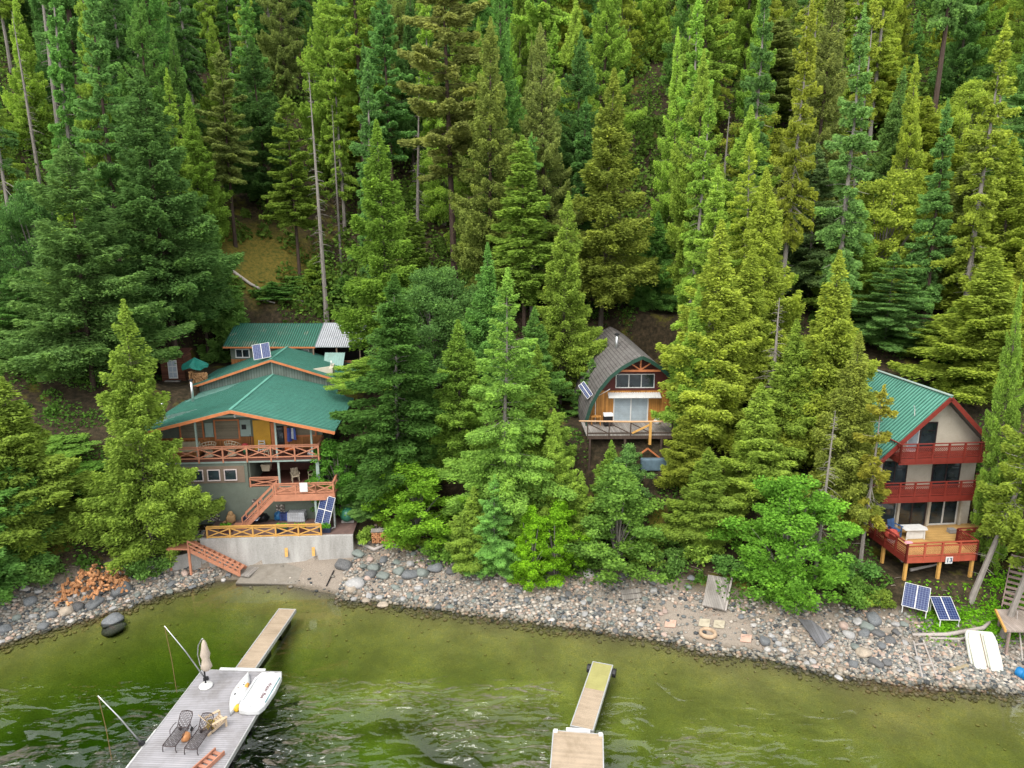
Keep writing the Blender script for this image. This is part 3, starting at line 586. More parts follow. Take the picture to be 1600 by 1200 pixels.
for k, (c, z0) in enumerate([((.05,.09,.35), .75), ((.03,.05,.22), .8), ((.55,.58,.62), 1.0), ((.07,.12,.40), .9)]): m = MB().prism([(-.3+.17*k,1.93),(-.15+.17*k,1.93),(-.12+.17*k,z0),(-.34+.17*k,z0+.04)], 'y', -.05, .06); m.build('garment', plain('cloth%d' % k, c, .8, .3, 8), dr)
tb = empty('patio_table', HW(H1,3.9,.8,D0), H1[1], 'low brown table holding an orange tray on the upper deck', 'table'); MB().box(-.75,.75,-.4,.4,.42,.48).build('tabletop', M_BRED, tb)
for sx in (-.65,.65):
    for sy in (-.32,.32): MB().box(sx-.03,sx+.03,sy-.03,sy+.03,0,.42).build('leg', M_BRED, tb)
o = MB().prism([(-.33,0),(.33,0),(.42,.14),(-.42,.14)], 'y', -.28, .28).build('tray', plain('orange_plastic', (.75,.16,.03), .4, .1)); o.location = HW(H1,3.9,.8,D0+.485); o.rotation_euler = (0,0,H1[1]); tag(o, 'orange plastic tray on the low deck table', 'tray')
blob('white_bag', plain('white_plastic', (.6,.62,.65), .4, .15), HW(H1,5.45,.6,D0), (.2,.18,.26), 'white bag beside the last deck post', 'bag', 5)
chair(HW(H1,4.0,1.2,2.88), H1[1]+.4, M_WICK, 'wicker armchair in the middle of the shaded mid porch', s=1.1); chair(HW(H1,5.4,1.4,2.88), H1[1]-.6, M_WICK, 'wicker armchair at the landing end of the shaded mid porch', s=1.1)
o = MB().prism([(-.28,.0),(.28,.0),(.4,.55),(-.4,.55)], 'y', -.25, .25).build('wicker_basket', M_WICK); o.location = HW(H1,1.65,1.6,3.75); tag(o, 'tan basket hanging at the dark end of the mid porch', 'basket')
o = MB().slab((-.3,-.02,0),(.3,-.02,0),(.3,.02,0),(-.3,.02,0),.75).build('bath_towel', M_WHT); o.location = HW(H1,5.3,-1.80,3.83); o.rotation_euler = (0,0,H1[1]); tag(o, 'white towel hung over the salmon landing railing', 'towel')
# ================================================================ long back cabin
hb = empty('back_cabin', (-25.5,72.2,11.2), 0, 'long low cabin behind the main house, worn green and galvanized roof', 'cabin')
CE, CR = 2.45, 4.35     # eave and ridge heights above the pad
m = MB(); m.box(-3.9+.1, 4.9, 0, .15, -.5, CE); m.box(-3.8,-3.65,.15,3.6,-.5,CE); m.build('wall', M_SAGE, hb); MB().box(-3.79,4.88,-.03,-.004,-.2,1.05).build('wainscot', M_WOODW, hb)
window(hb, -3.2,-1.9,0,1.3,2.05,.09,M_WHT,M_GLS,2); window(hb, 2.9,4.3,0,1.25,2.0,.09,M_WHT,M_GLS,2)
roof_plane('roof_slope', hb, M_ROOFW, (-4.3,3.3,CR),(5.2,3.3,CR),(5.2,-.6,CE),(-4.3,-.6,CE),.07,.25)
roof_plane('roof_slope', hb, M_ROOFW, (-4.3,3.3,CR),(5.2,3.3,CR),(5.2,6.6,CE),(-4.3,6.6,CE),.07,.5)
roof_plane('porch_roof', hb, M_GALV, (5.23,3.3,CR+.06),(9.9,3.3,CR+.06),(9.9,-.75,CE+.02),(5.23,-.75,CE+.02),.06,.22,.05)
MB().beam((-4.3,-.63,CE-.06),(5.2,-.63,CE-.06),.05,.16).build('fascia', M_OR, hb)
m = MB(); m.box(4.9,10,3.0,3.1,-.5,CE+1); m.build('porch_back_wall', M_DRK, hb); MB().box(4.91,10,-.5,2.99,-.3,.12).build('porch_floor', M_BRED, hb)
for x in (5.0, 7.4, 9.8): MB().box(x-.07,x+.07,-.62,-.48,.12,CE-.1).build('porch_post', M_TAUPE, hb)
xrail(hb, (5.05,-.5,.12), (7.4,-.5,.12), 1, .85, M_ORR); xrail(hb, (7.4,-.5,.12), (9.8,-.5,.12), 1, .85, M_ORR)
o = MB(); o.slab((6.3,-3.2,-.55),(8.3,-3.2,-.55),(8.3,-.85,1.9),(6.3,-.85,1.9),.04)
for k in range(9): o.beam((6.3+.25*k,-3.2,-.53),(6.3+.25*k,-.85,1.92),.05,.03)
o.build('lean_to_panel', M_SAGELOW, hb)
# ================================================================ small red-brown shed, parasol, firewood
sd = empty('garden_shed', (-32.7,66.5,gz(-32.7,66.5)-.1), R_(4), 'small red-brown log shed with a white-framed glass door', 'shed')
m = MB(); m.box(-1.1,1.1,0,2.0,0,2.6); m.build('wall', M_SHED, sd); dd = MB().box(-.42,.42,-.06,-.004,.35,2.15).build('door', M_WHT, sd); m = MB()
for i in range(2):
    for j in range(3): m.box(-.36+.38*i,-.02+.38*i,-.075,-.062,.45+.56*j,.95+.56*j)
m.build('pane', plain('curtained_glass', (.42,.48,.55), .2, .1), dd); m = MB(); m.slab((-1.2,-.2,2.6),(1.2,-.2,2.6),(1.2,2.2,2.95),(-1.2,2.2,2.95),.1); m.build('roof', M_BRED, sd); MB().box(-.7,.7,-.5,-.1,0,.2).build('door_step', M_GREYW, sd)
def parasol():
    r = empty('garden_parasol', (-30.2,65.8,gz(-30.2,65.8)), 0, 'tattered turquoise parasol between the shed and the firewood', 'parasol'); MB().tube([(0,0,0),(0,0,2.35)], .03, 8).build('pole', M_TAUPE, r); m = MB(); n = 8
    m.v.append((0,0,2.45)); 
    for k in range(16): a = k*6.2832/16; q = 1.25 if k % 2 == 0 else 1.08; m.v.append((q*math.cos(a),q*math.sin(a),1.75 + .12*math.sin(k*2.3)))
    for k in range(16): q = 1.22; a = k*6.2832/16; m.v.append((q*math.cos(a),q*math.sin(a),1.5 + .15*math.sin(k*1.7)))
    for k in range(16): m.f.append((0,1+k,1+(k+1) % 16)); m.f.append((1+k,17+k,17+(k+1) % 16,1+(k+1) % 16))
    o = m.build('canopy', plain('turquoise_cloth', (.02,.22,.17), .7, .35, 4), r); md = o.modifiers.new('s','SOLIDIFY'); md.thickness = .015
parasol()
def woodpile(name, loc, rz, w_, h_, dp, label, seed, c=(.50,.27,.12), messy=False, ln=.4):
    """split logs, one pile the photo shows as one mass"""
    r = np.random.default_rng(seed); m = MB(); n = int(w_*h_/(.16*.15)*1.15)
    for i in range(n):
        if messy: x, z = r.uniform(-w_/2, w_/2), 0; e = abs(x)/(w_/2); z = r.random()*h_*(1-e*e); y = r.normal(0, dp*.5)
        else: x = -w_/2 + .16*(i % int(w_/.16)) + r.normal(0,.015); z = .08 + .15*(i // int(w_/.16)); y = r.normal(0, .04)
        q = .07+.04*r.random(); a0 = r.random()*6; k = 3 if r.random() < .55 else 5; L = ln*(.8+.4*r.random())
        d = Vector((r.normal(0,.5), -1, r.normal(0,.4))).normalized() if messy else Vector((r.normal(0,.05),-1,r.normal(0,.05))).normalized()
        c0 = Vector((x, y, z)); m.tube([c0-d*L/2, c0+d*L/2], q, k)
    o = m.build(name, plain('split_wood_%s' % seed, c, .85, .45, 5)); o.location = loc; o.rotation_euler = (0,0,rz); return tag(o, label, 'firewood pile', kind=None)
woodpile('firewood_pile', (-29.7,65.4,gz(-29.7,65.4)), 0, 1.7, .9, .4, 'stacked firewood under the tattered turquoise parasol', 2)
p_ = PZ(137,905,1.6); woodpile('firewood_heap', (p_.x+.1, p_.y+.35, gz(p_.x, p_.y+.35)-.05), R_(30), 4.4, 1.25, 1.7, 'loose heap of orange split firewood under the yellow-green shore cedar', 4, (.52,.25,.11), True)
p_ = PZ(610,826,3.0); fp = woodpile('firewood_stack', (p_.x, p_.y+.5, gz(p_.x, p_.y+.4)), R_(3), 3.0, .75, .4, 'neat stack of orange firewood on the bank beside the vivid green maple', 6, (.55,.26,.12)); 
o = MB().beam((-1.6,0,0),(1.3,.1,.05),.5,.05).build('cover_board', M_GREYW); o.location = (p_.x,p_.y+.5,gz(p_.x,p_.y+.4)+1.0); o.rotation_euler = (R_(8),0,R_(2)); tag(o, 'grey board lying on top of the neat firewood stack', 'board')
# ================================================================ HOUSE 2: three-storey house with red balconies
h2 = empty('three_storey_house', H2[0], H2[1], 'three-storey beige house with a steep pale green roof and barn-red balconies', 'house')
PX, PZ2, LE, RE = .6, 9.9, -4.45, 5.3; LEZ, REZ = 5.0, 5.4
def gab(x): return PZ2 - (PZ2-LEZ)*(PX-x)/(PX-LE) if x < PX else PZ2 - (PZ2-REZ)*(x-PX)/(RE-PX)
m = MB(); m.prism([(-3.9,-1.5),(4.0,-1.5),(4.0,gab(4.0)-.2),(PX,PZ2-.2),(-3.9,gab(-3.9)-.2)], 'y', 0, .15); m.prism([(-3.9,-1.5),(4.0,-1.5),(4.0,gab(4.0)-.2),(PX,PZ2-.2),(-3.9,gab(-3.9)-.2)], 'y', 11.2, 11.35)
m.box(-3.9,-3.75,.15,11.2,-1.5,gab(-3.9)-.15); m.box(3.85,4.0,.15,11.2,-1.5,gab(4)-.15); m.build('wall', M_BEIGE, h2)
for xe, ze in ((LE, LEZ), (RE, REZ)):
    roof_plane('roof_slope', h2, M_ROOFR, (PX,-1.0,PZ2), (PX,11.9,PZ2), (xe,11.9,ze), (xe,-1.0,ze), .08, .32)
    MB().beam((PX,-1.04,PZ2-.16),(xe,-1.04,ze-.16),.06,.30).build('fascia', M_RED, h2)
m = MB(); m.prism([(PX,PZ2-.12),(RE,REZ-.12),(RE,REZ-.16),(PX,PZ2-.16)], 'y', -.98, 0); m.build('soffit', plain('grey_soffit', (.13,.13,.12)), h2)
MB().beam((PX,-1.0,PZ2+.05),(PX,11.9,PZ2+.05),.30,.05).build('ridge_cap', M_SAGEP, h2)
pipe(h2, -1.3, 8.6, gab(-1.3), 2.2, .12); MB().slab((-1.9,8.1,gab(-1.9)+.06),(-.9,8.1,gab(-.9)+.06),(-.9,9.0,gab(-.9)+.06),(-1.9,9.0,gab(-1.9)+.06),.03).build('pipe_flashing', M_WHT, h2)
MB().tube([(-1.1,.1,gab(-1.1)),(-1.15,.1,gab(-1.1)+.5),(-1.3,.0,gab(-1.1)+.75)], .03, 6).build('antenna', M_WHT, h2)
# upper door, mid doors, ground floor sliding doors
M_DKF = plain('dark_frame', (.045,.03,.03), .4)
window(h2, -.55, .55, 0, 5.75, 7.75, .07, M_DKF, M_GLS, 1, 'door'); window(h2, -1.45, -.75, 0, 5.75, 7.2, .07, M_WHT, M_BLIND, 1)
window(h2, -3.0, -1.3, 0, 2.9, 4.95, .07, M_DKF, M_GLS, 2, 'door'); window(h2, .75, 2.75, 0, 2.9, 4.95, .07, M_DKF, M_GLS, 2, 'door')
window(h2, -3.3, -1.75, 0, .1, 2.25, .1, M_WHT, M_GLS, 1, 'sliding_door'); window(h2, -1.5, .55, 0, .1, 2.25, .1, M_DKF, M_GLS, 2, 'sliding_door'); window(h2, .95, 2.95, 0, .1, 2.25, .1, M_WHT, M_GLS, 2, 'sliding_door')
for x in (-3.6, -1.62, .72, 3.2): MB().box(x-.09,x+.09,-.25,-.08,0,2.75).build('porch_post', M_CREAM, h2)
for (x0, x1, y0, z, n) in ((-2.9, 4.1, -1.5, 5.65, 6), (-3.75, 4.1, -1.5, 2.85, 7)):
    MB().box(x0, x1, y0+.05, -.01, z-.15, z-.02).build('balcony_floor', M_RED, h2); lattice_rail(h2, (x0,y0,z), (x1,y0,z), n, 1.05, M_RED)
    lattice_rail(h2, (x0,y0,z), (x0,-.1,z), 1, 1.05, M_RED); lattice_rail(h2, (x1,y0,z), (x1,-.1,z), 1, 1.05, M_RED)
    MB().box(x0-.04, x1+.04, y0-.02, y0+.05, z-.42, z-.3).build('balcony_beam', M_RED, h2)
MB().box(-3.9,1.0,-4.8,-.01,-.12,-.01).build('deck_floor', M_DECK, h2); MB().box(1.0,4.6,-2.9,-.01,-.12,-.01).build('deck_floor', M_DECK, h2)
M_RED2 = plain('faded_red_stain', (.42,.085,.045), .6, .2)
lattice_rail(h2, (-3.9,-4.8,0), (1.0,-4.8,0), 4, 1.0, M_RED2, .42, plain('lattice_tan', (.55,.25,.10), .6)); lattice_rail(h2, (-3.9,-4.8,0), (-3.9,-.1,0), 4, 1.0, M_RED, .42); lattice_rail(h2, (1.0,-4.8,0), (1.0,-2.9,0), 1, 1.0, M_RED, .42)
lattice_rail(h2, (1.0,-2.9,0), (4.6,-2.9,0), 3, 1.0, M_RED, .42); lattice_rail(h2, (4.6,-2.9,0), (4.6,-.6,0), 2, 1.0, M_RED, .42)
for x, y in ((-3.75,-4.65), (-1.4,-4.65), (.9,-4.65), (3.6,-2.75), (4.45,-2.75), (-3.75,-2.2)): MB().box(x-.09,x+.09,y-.09,y+.09,-3.2,-.13).build('deck_post', M_NEW, h2)
sg = MB().box(-.24,.24,-.02,.02,0,.48).build('number_sign', M_WHT); sg.location = HW(H2, -.95, -4.9, -.50); sg.rotation_euler = (0,0,H2[1]); tag(sg, 'white square sign with the number 13 on the red deck rim', 'sign')
text_mesh('digits', '13', .44, plain('blue_paint', (.01,.03,.12), .5), sg, (0,-.026,.24), (R_(90),0,0))
# terrace table and chairs
tb = empty('patio_table', HW(H2,-1.55,-1.9,0), H2[1], 'white folding table on the golden deck of the three-storey house', 'table'); MB().prism([(-.85,-.45),(.75,-.5),(.95,-.1),(.8,.5),(-.8,.5)], 'z', .7, .76).build('tabletop', M_WHT, tb, bevel=.02)
for sx in (-.65,.65):
    for sy in (-.35,.35): MB().beam((sx,sy,0),(sx*.95,sy*.95,.7),.09,.06).build('leg', M_WHT, tb)
MB().box(-.6,.6,-.30,-.26,.02,.66).build('modesty_panel', M_WHT, tb)
chair(HW(H2,-2.75,-1.7,0), H2[1]+.3, plain('blue_plastic', (.05,.11,.25), .5), 'blue plastic armchair on the golden deck', s=1.25); chair(HW(H2,-3.35,-1.5,0), H2[1]+.5, plain('red_plastic', (.38,.03,.03), .5), 'red plastic armchair in the corner of the golden deck', s=1.1)
o = box_thing('storage_tub', plain('grey_tub', (.3,.3,.3)), H2, 1.5, 2.0, -1.6, -1.2, 0, .3, 'small grey tub at the open end of the golden deck', 'tub')
fb = empty('flower_basket', HW(H2,-3.6,-2.7,0), 0, 'pot of red and yellow-green flowers against the red deck railing', 'flower pot'); MB().lathe([(.2,0),(.3,.4)], 12).build('pot', M_WHT, fb, True)
c_ = blob('f', plain('red_flowers2', (.40,.06,.04), .7, .6, 18), (0,0,.35), (.42,.38,.4), None, None, 9, amp=.25); c_.name = 'flowers'; c_.parent = fb
o = MB().prism([(-.2,0),(.2,.03),(.25,.1),(-.12,.12)], 'y', -.12, .12).build('pink_cloth', plain('pink_cloth', (.75,.35,.40), .8, .3)); o.location = HW(H2,-3.9,-4.8,1.03); tag(o, 'pink and white cloth tied on the corner post of the red deck', 'cloth')
# neighbour's white-railed porch beyond
nb_ = empty('neighbour_porch', (36.2,49.5,4.2), R_(6), 'dark neighbouring porch with white baluster railings and stairs', 'porch')
MB().box(-1.2,6,-1.2,4,2.95,3.12).build('upper_floor', M_GREYW, nb_); picket(nb_, (-1.2,-1.2,3.12), (6,-1.2,3.12), 1.0, M_WHT); MB().box(-1.2,6,-1.0,4,-.2,-.05).build('lower_floor', M_GREYW, nb_)
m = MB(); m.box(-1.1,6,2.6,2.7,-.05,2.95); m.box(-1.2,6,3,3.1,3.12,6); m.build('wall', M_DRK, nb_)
picket(nb_, (-2.6,-1.2,.9), (-1.2,-2.2,-.2), .9, M_WHT); picket(nb_, (-1.2,-3.4,-1.0), (4,-3.6,-1.0), .9, M_WHT); picket(nb_, (-1.25,-3.5,-1.0), (-1.9,-6.1,-2.9), .9, M_WHT)
for x in (-1.1, 1.6, 4.2): MB().box(x-.08,x+.08,-1.15,-1.0,-2.5,2.95).build('porch_post', M_CREAM, nb_)
# ================================================================ HOUSE 3: arched cabin
h3 = empty('arched_cabin', (10.4,57,9.85), R_(1.0), 'small cabin with a curved dark shake roof like an upturned boat', 'cabin')
AR = [(0,0),(.65,-.32),(1.55,-.90),(2.45,-1.70),(3.3,-2.8),(3.95,-4.1),(4.3,-5.3),(4.38,-6.4),(4.15,-7.7)]
AP = 5.85
def shake_side(sg):
    ysn = np.linspace(-1.15, 14.4, 24); V = []; UV = []; F = []; L = 0; pts = [Vector((sg*a, 0, AP+b)) for a, b in AR]; Ls = [0]
    for a, b in zip(pts[:-1], pts[1:]): Ls.append(Ls[-1] + (b-a).length)
    fine = []
    for i in range(len(pts)-1):
        for k in range(3): t = k/3; fine.append((pts[i].lerp(pts[i+1], t), Ls[i]+(Ls[i+1]-Ls[i])*t))
    fine.append((pts[-1], Ls[-1])); me = bpy.data.meshes.new('roof_slope'); n = len(fine); prow = lambda s: .0
    for y in ysn:
        for p, s in fine: V.append((p.x, y + (.9*max(0, 1-s/3.2)*(1 if y > 14 else (-.55 if y < -1.1 else 0))), p.z)); UV.append((y, s))
    for j in range(len(ysn)-1):
        for i in range(n-1): a = j*n+i; F.append((a, a+1, a+1+n, a+n) if sg > 0 else (a, a+n, a+1+n, a+1))
    me.from_pydata(V, [], F); uv = me.uv_layers.new(name='UVMap')
    for l in me.loops: uv.data[l.index].uv = UV[l.vertex_index]
    me.materials.append(M_SHAKE); o = link_mesh('roof_slope', me, None, h3); md = o.modifiers.new('s', 'SOLIDIFY'); md.thickness = .14; md.offset = -1
    m = MB()
    for (a, b), (c, d) in zip(AR[:-1], AR[1:]): m.beam((sg*a,-1.22-.55*.9*max(0,1-math.hypot(a,b)/3.2),AP+b-.1),(sg*c,-1.22-.55*.9*max(0,1-math.hypot(c,d)/3.2),AP+d-.1),.07,.28)
    m.build('fascia', M_DKGRN, h3)
shake_side(1); shake_side(-1)
def arch_w(z):
    for (a, b), (c, d) in zip(AR[:-1], AR[1:]):
        if d <= z-AP <= b: return a + (c-a)*(b-(z-AP))/(b-d) - .16
    return 3.5
zs_ = [2.65,3.2,3.8,4.3,4.9,5.3,5.6]; m = MB(); m.prism([(-arch_w(z), z) for z in zs_] + [(arch_w(z), z) for z in zs_[::-1]], 'y', 0, .15); m.build('upper_wall', M_DKRED, h3)
zs_ = [-1.2,-.4,.4,1.2,2.0,2.64]; m = MB(); m.prism([(-arch_w(z), z) for z in zs_] + [(arch_w(z), z) for z in zs_[::-1]], 'y', -.02, .15); m.build('lower_wall', M_CEDW, h3)
m = MB(); m.prism([(-arch_w(z)+.05, z) for z in [-1.2,0,1.2,2.6,3.8,4.9,5.5]] + [(arch_w(z)-.05, z) for z in [5.5,4.9,3.8,2.6,1.2,0,-1.2]], 'y', 14, 14.15); m.build('rear_wall', M_CEDW, h3)
m = MB(); m.beam((-1.65,-1.05,4.55),(1.65,-1.05,4.55),.12,.16); m.beam((0,-1.05,4.55),(0,-1.05,5.6),.12,.14); m.beam((0,-1.05,4.62),(.8,-1.05,5.15),.1,.1); m.beam((0,-1.05,4.62),(-.8,-1.05,5.15),.1,.1); m.build('gable_truss', M_OR, h3)
window(h3, -1.75, 1.35, 0, 2.95, 4.0, .07, M_WHT, M_GLS, 3); MB().box(-2.6,2.2,-.06,-.024,2.25,2.62).build('trim_board', M_CEDW, h3)
m = MB(); m.slab((-2.45,-.75,2.2),(1.9,-.75,2.2),(1.9,-.03,2.5),(-2.45,-.03,2.5),.04)
for k in range(22): m.beam((-2.4+.2*k,-.75,2.215),(-2.4+.2*k,-.05,2.505),.07,.04)
m.build('awning', M_WHT, h3)
dd = window(h3, -1.85, .9, -.02, .05, 2.08, .09, M_WHT, M_BLIND, 2, 'sliding_door')
m = MB(); m.box(-4.6,4.4,-3.6,-.03,-.16,-.02); m.build('deck_floor', M_GREYW, h3)
m = MB(); m.tube([(-5.2,-3.6,1.05),(-1,-3.62,.98),(4.9,-3.6,1.02)], [.06,.08,.05], 8); m.build('log_handrail', plain('peeled_log', (.58,.36,.20), .7), h3)
rl = MB(); 
for k, x in enumerate((-4.5,-2.8,-1.1,2.2,4.2)): rl.beam((x,-3.6,-.2),(x,-3.6,.98),.09,.09)
for x in (-4.5,-2.8,-1.1,2.2): rl.beam((x,-3.57,.85),(x+1.6,-3.57,.05),.04,.08)
rl.beam((-4.5,-3.6,.05),(4.3,-3.6,.05),.05,.1); rl.build('railing', M_BARKD, h3)
m = MB(); m.beam((.45,-3.62,-.9),(.45,-3.62,1.0),.2,.2); m.beam((-1.0,-3.66,.05),(.4,-3.66,.75),.12,.12); m.build('new_timber_post', M_NEW, h3)
m = MB(); m.beam((-4.5,-3.55,-.3),(4.3,-3.55,-.3),.1,.28)
for x in (-4.3,-1.5,1.4,4.1): m.beam((x,-3.5,-5.5),(x,-3.5,-.2),.16,.16); m.beam((x,-.5,-3),(x,-.5,-.2),.16,.16)
m.build('deck_frame', M_BARKD, h3); m = MB(); m.beam((-.6,-3.7,-1.9),(.3,-3.7,-1.2),.1,.12); m.beam((.3,-3.7,-1.2),(1.3,-3.7,-2.0),.1,.12); m.build('knee_brace', M_OR, h3)
m = MB(); m.box(-.3,3.6,-4.3,-3.8,-2.9,-1.9); m.build('tarp_store', plain('blue_grey_tarp', (.13,.20,.25), .5, .3), h3, bevel=.1)
pipe(h3, -.95, 5.2, AP-.65, 1.3, .14); 
solar('small_roof_panel', (10.4-3.86,57.0,9.85+2.1), R_(-8), R_(56), 2, .32, 1.5, 'narrow dark solar panel on the curved side of the arched roof', legs=False, roll=R_(-42))
m = MB(); m.tube([(-3.55,-.6,2.2),(-2.4,-.95,3.0)], .025, 6); m.tube([(-3.5,-.4,2.3),(-3.5,-.6,-.1)], .03, 6); m.build('gutter_pipe', M_WHT, h3)
g_ = empty('barbecue_grill', (10.4-2.55,55.6,9.85), .1, 'black barbecue with a white lid on the arched cabin deck', 'grill'); MB().box(-.35,.35,-.25,.25,.1,.85).build('cart', M_BLK, g_, bevel=.02); MB().prism([(-.27,.86),(.27,.86),(.2,1.1),(-.15,1.12)], 'x', -.38, .38).build('lid', M_WHT, g_, bevel=.03)
tb = empty('side_table', (10.4-3.5,55.9,9.85), 0, 'small wooden table beside the black barbecue', 'table'); MB().box(-.4,.4,-.3,.3,.7,.76).build('tabletop', M_CEDW, tb)
for sx in (-.35,.35):
    for sy in (-.25,.25): MB().box(sx-.03,sx+.03,sy-.03,sy+.03,0,.7).build('leg', M_CEDW, tb)
blob('cooler_bag', M_WHT, (12.0,56.2,9.85), (.28,.24,.3), 'white bag beside the arched cabin sliding door', 'bag', 7); blob('orange_tarp', plain('orange_tarp', (.75,.20,.02), .5, .3, 6), (14.3,54.2,9.85), (.85,.5,.55), 'bright orange tarp bundled at the far end of the arched cabin deck', 'tarp', 8, amp=.2)
# ================================================================ board fence in the trees
def fence():
    a, b_ = PY(36,682,60), PY(118,682,60.5); r = empty('board_fence', (a.x-3,a.y,a.z-.4), 0, 'brown board fence with dark posts half hidden under the big blue-green spruce', 'fence'); L = b_.x-a.x+3.4
    m = MB(); 
    for k in range(6): m.box(0,L,-.02+.004*(k%2),.02+.004*(k%2),.1+.25*k,.32+.25*k)
    m.build('boards', wood('brown_fence_boards', (.21,.085,.05), 2, .25, .3, .8, .05, 0), r)
    for k in range(5): MB().box(L*k/4-.07,L*k/4+.07,-.11,-.03,-.8,1.7).build('post', M_BARKD, r)
fence()
# ================================================================ terrace: retaining wall, railing, stairs
wb = empty('retaining_wall', (-18.0,50,0), R_(3.4), 'grey concrete retaining wall holding the terrace above the beach', 'retaining wall')
wm, wt_, wbs = new_mat('stained_concrete'); co = coords(wt_, 'Object', (1,1,.25)); n1 = noise(wt_, co, 1.1, 6, .65); n2 = noise(wt_, coords(wt_, 'Object'), 9, 4, .6)
wt_.links.new(mixc(wt_, .3, ramp(wt_, n1, [(.3, (.20,.19,.17)), (.5, (.31,.30,.28)), (.7, (.42,.41,.385))]), ramp(wt_, n2, [(.3, (.2,.19,.18)), (.7, (.45,.44,.42))])), wbs.inputs['Base Color']); wbs.inputs['Roughness'].default_value = .9; bump(wt_, wbs, n2, .3, .01)
MB().box(-5.75,5.75,-.12,.14,-1.2,2.66).build('wall_face', wm, wb, bevel=.02)
m = MB(); m.prism([(-3.4,-1.9),(0,-.02),(.12,.1),(-3.3,-1.7)], 'z', -1.5, 1.7); wl = m.build('wall_return', wm, wb, bevel=.01); wl.location = (-5.7,-.02,.0)
pb = MB(); pb.slab((-5.7,.15,2.60),(5.7,.15,2.60),(5.7,3.4,2.60),(-5.7,3.4,2.60),.12); pv = pb.build('terrace_paving', plain('brown_paving', (.16,.10,.085), .85, .35, 2.5)); pv.location = wb.location; pv.rotation_euler = wb.rotation_euler; tag(pv, 'brown paved terrace behind the retaining wall', kind='structure')
m = MB(); m.slab((-2.6,-2.3,.10),(4.4,-2.9,.05),(5.2,-.13,.62),(-2.2,-.13,.42),.3); o = m.build('concrete_apron', plain('sandy_concrete', (.23,.205,.17), .95, .25, 2.5, bmp=.5)); o.location = wb.location; o.rotation_euler = wb.rotation_euler; tag(o, 'sandy concrete apron sloping from the wall into the water', kind='structure')
tr_ = empty('terrace_railing', (-18.0,50,2.62), R_(3.4), 'new yellow timber railing with crossed braces on top of the retaining wall', 'railing')
r_ = xrail(tr_, (-5.2,.0,0), (3.35,.0,0), 5, .98, M_NEW, name='rails')
for k, x in enumerate((1.05, 3.1)):
    o = MB().prism([(-.28,0),(-.02,.62),(-.02,.0)], 'x', -.11, .11).build('timber_bracket', M_NEW); o.location = Vector((-18.0,50,0)) + Matrix.Rotation(R_(3.4),3,'Z') @ Vector((x-.4,-.125,1.15)); o.rotation_euler = (0,0,R_(3.4)+.2); tag(o, ['pale timber bracket on the wall face nearer the beach stairs', 'pale timber bracket on the wall face nearer the wall end'][k], 'bracket')
bs = empty('beach_stairs', (0,0,0), 0, 'salmon wooden stairs running down along the retaining wall to the beach', 'stairs')
A, B_ = PY(300,852,49.0), PY(380,893,48.9); B_.z = max(B_.z, .45)
stairs(bs, A, B_, 1.15, 10, M_ORR, M_ORR, tread_deep=.30)
m = MB(); sd_ = Vector((0,-.62,0))
for h in (.30, .62): m.beam(A+sd_+Vector((0,0,h)), B_+sd_+Vector((0,0,h)), .05, .1)
for k in (0, .33, .66, 1): c = A.lerp(B_, k)+sd_; m.beam(c-Vector((0,0,.2)), c+Vector((0,0,.66)), .08, .08)
m.build('handrail', M_ORR, bs)
m = MB(); m.box(A.x-1.6,A.x+.1,A.y-.7,A.y+.65,A.z-.06,A.z+.05); m.build('landing', M_ORR, bs); m = MB(); m.box(A.x-.05,A.x+.1,A.y-.7,A.y-.58,-.3,A.z-.06); m.box(A.x-1.5,A.x-1.38,A.y-.7,A.y-.58,-.5,A.z-.06); m.build('landing_post', M_ORR, bs)
o = MB().box(-.35,.35,-.7,.7,0,.12).build('stone_step', M_GREYW, bevel=.02); o.location = (B_.x+.55,B_.y-.1,.28); o.rotation_euler = (0,0,-.2); tag(o, 'weathered plank step at the foot of the beach stairs', 'step')
TZ = 2.6
def WP(u, v, z=TZ): return PZ(u, v, z)
solar('ground_solar_array', PY(503,819,51.3), R_(-26), R_(68), 2, .70, 1.12, 'tall four-panel solar array tilted beside the terrace', ny=2, roll=R_(3))
p = WP(541,812,3.0); tk = empty('gas_tank', (p.x,p.y+.9,gz(p.x,p.y)+.1), R_(2), 'dark green gas tank lying end-on beside the house', 'gas tank')
q_ = MB().lathe([(.05,-1.7),(.32,-1.62),(.5,-1.42),(.56,-1.15),(.56,1.15),(.5,1.42),(.32,1.62),(.05,1.7)], 20).build('tank', plain('tank_green', (.035,.16,.10), .35, .1), tk, True); q_.rotation_euler = (R_(90),0,0); q_.location = (0,.6,.75)
MB().lathe([(.14,1.25),(.16,1.38),(.05,1.42)], 12).build('cap', M_WHT, tk)
for y in (-.5,1.6): MB().box(-.5,.5,y-.12,y+.12,-.2,.28).build('saddle', M_CONC, tk)
M_NAVY = plain('navy_plastic', (.02,.03,.06), .35, .3); M_BLUE = plain('blue_vinyl', (.03,.16,.36), .4, .3)
blob('black_tub', M_NAVY, WP(392,816), (.62,.45,.38), 'black covered tub under the salmon stair on the terrace', 'tub', 21); blob('black_sack', M_BLK, WP(411,814), (.45,.4,.40), 'black sack next to the covered tub on the terrace', 'sack', 22, amp=.2)
o = MB().slab((-.3,-.2,0),(.3,-.25,.05),(.35,.2,.12),(-.3,.22,.1),.04).build('folded_sheet', plain('pale_blue_sheet', (.5,.56,.64), .7, .2)); o.location = WP(398,812,TZ+.62); tag(o, 'pale sheet folded on the black covered tub', 'sheet')
blob('blue_bag', M_BLUE, WP(436,812), (.38,.32,.42), 'bright blue bag beside the striped cushions', 'bag', 23, amp=.2)
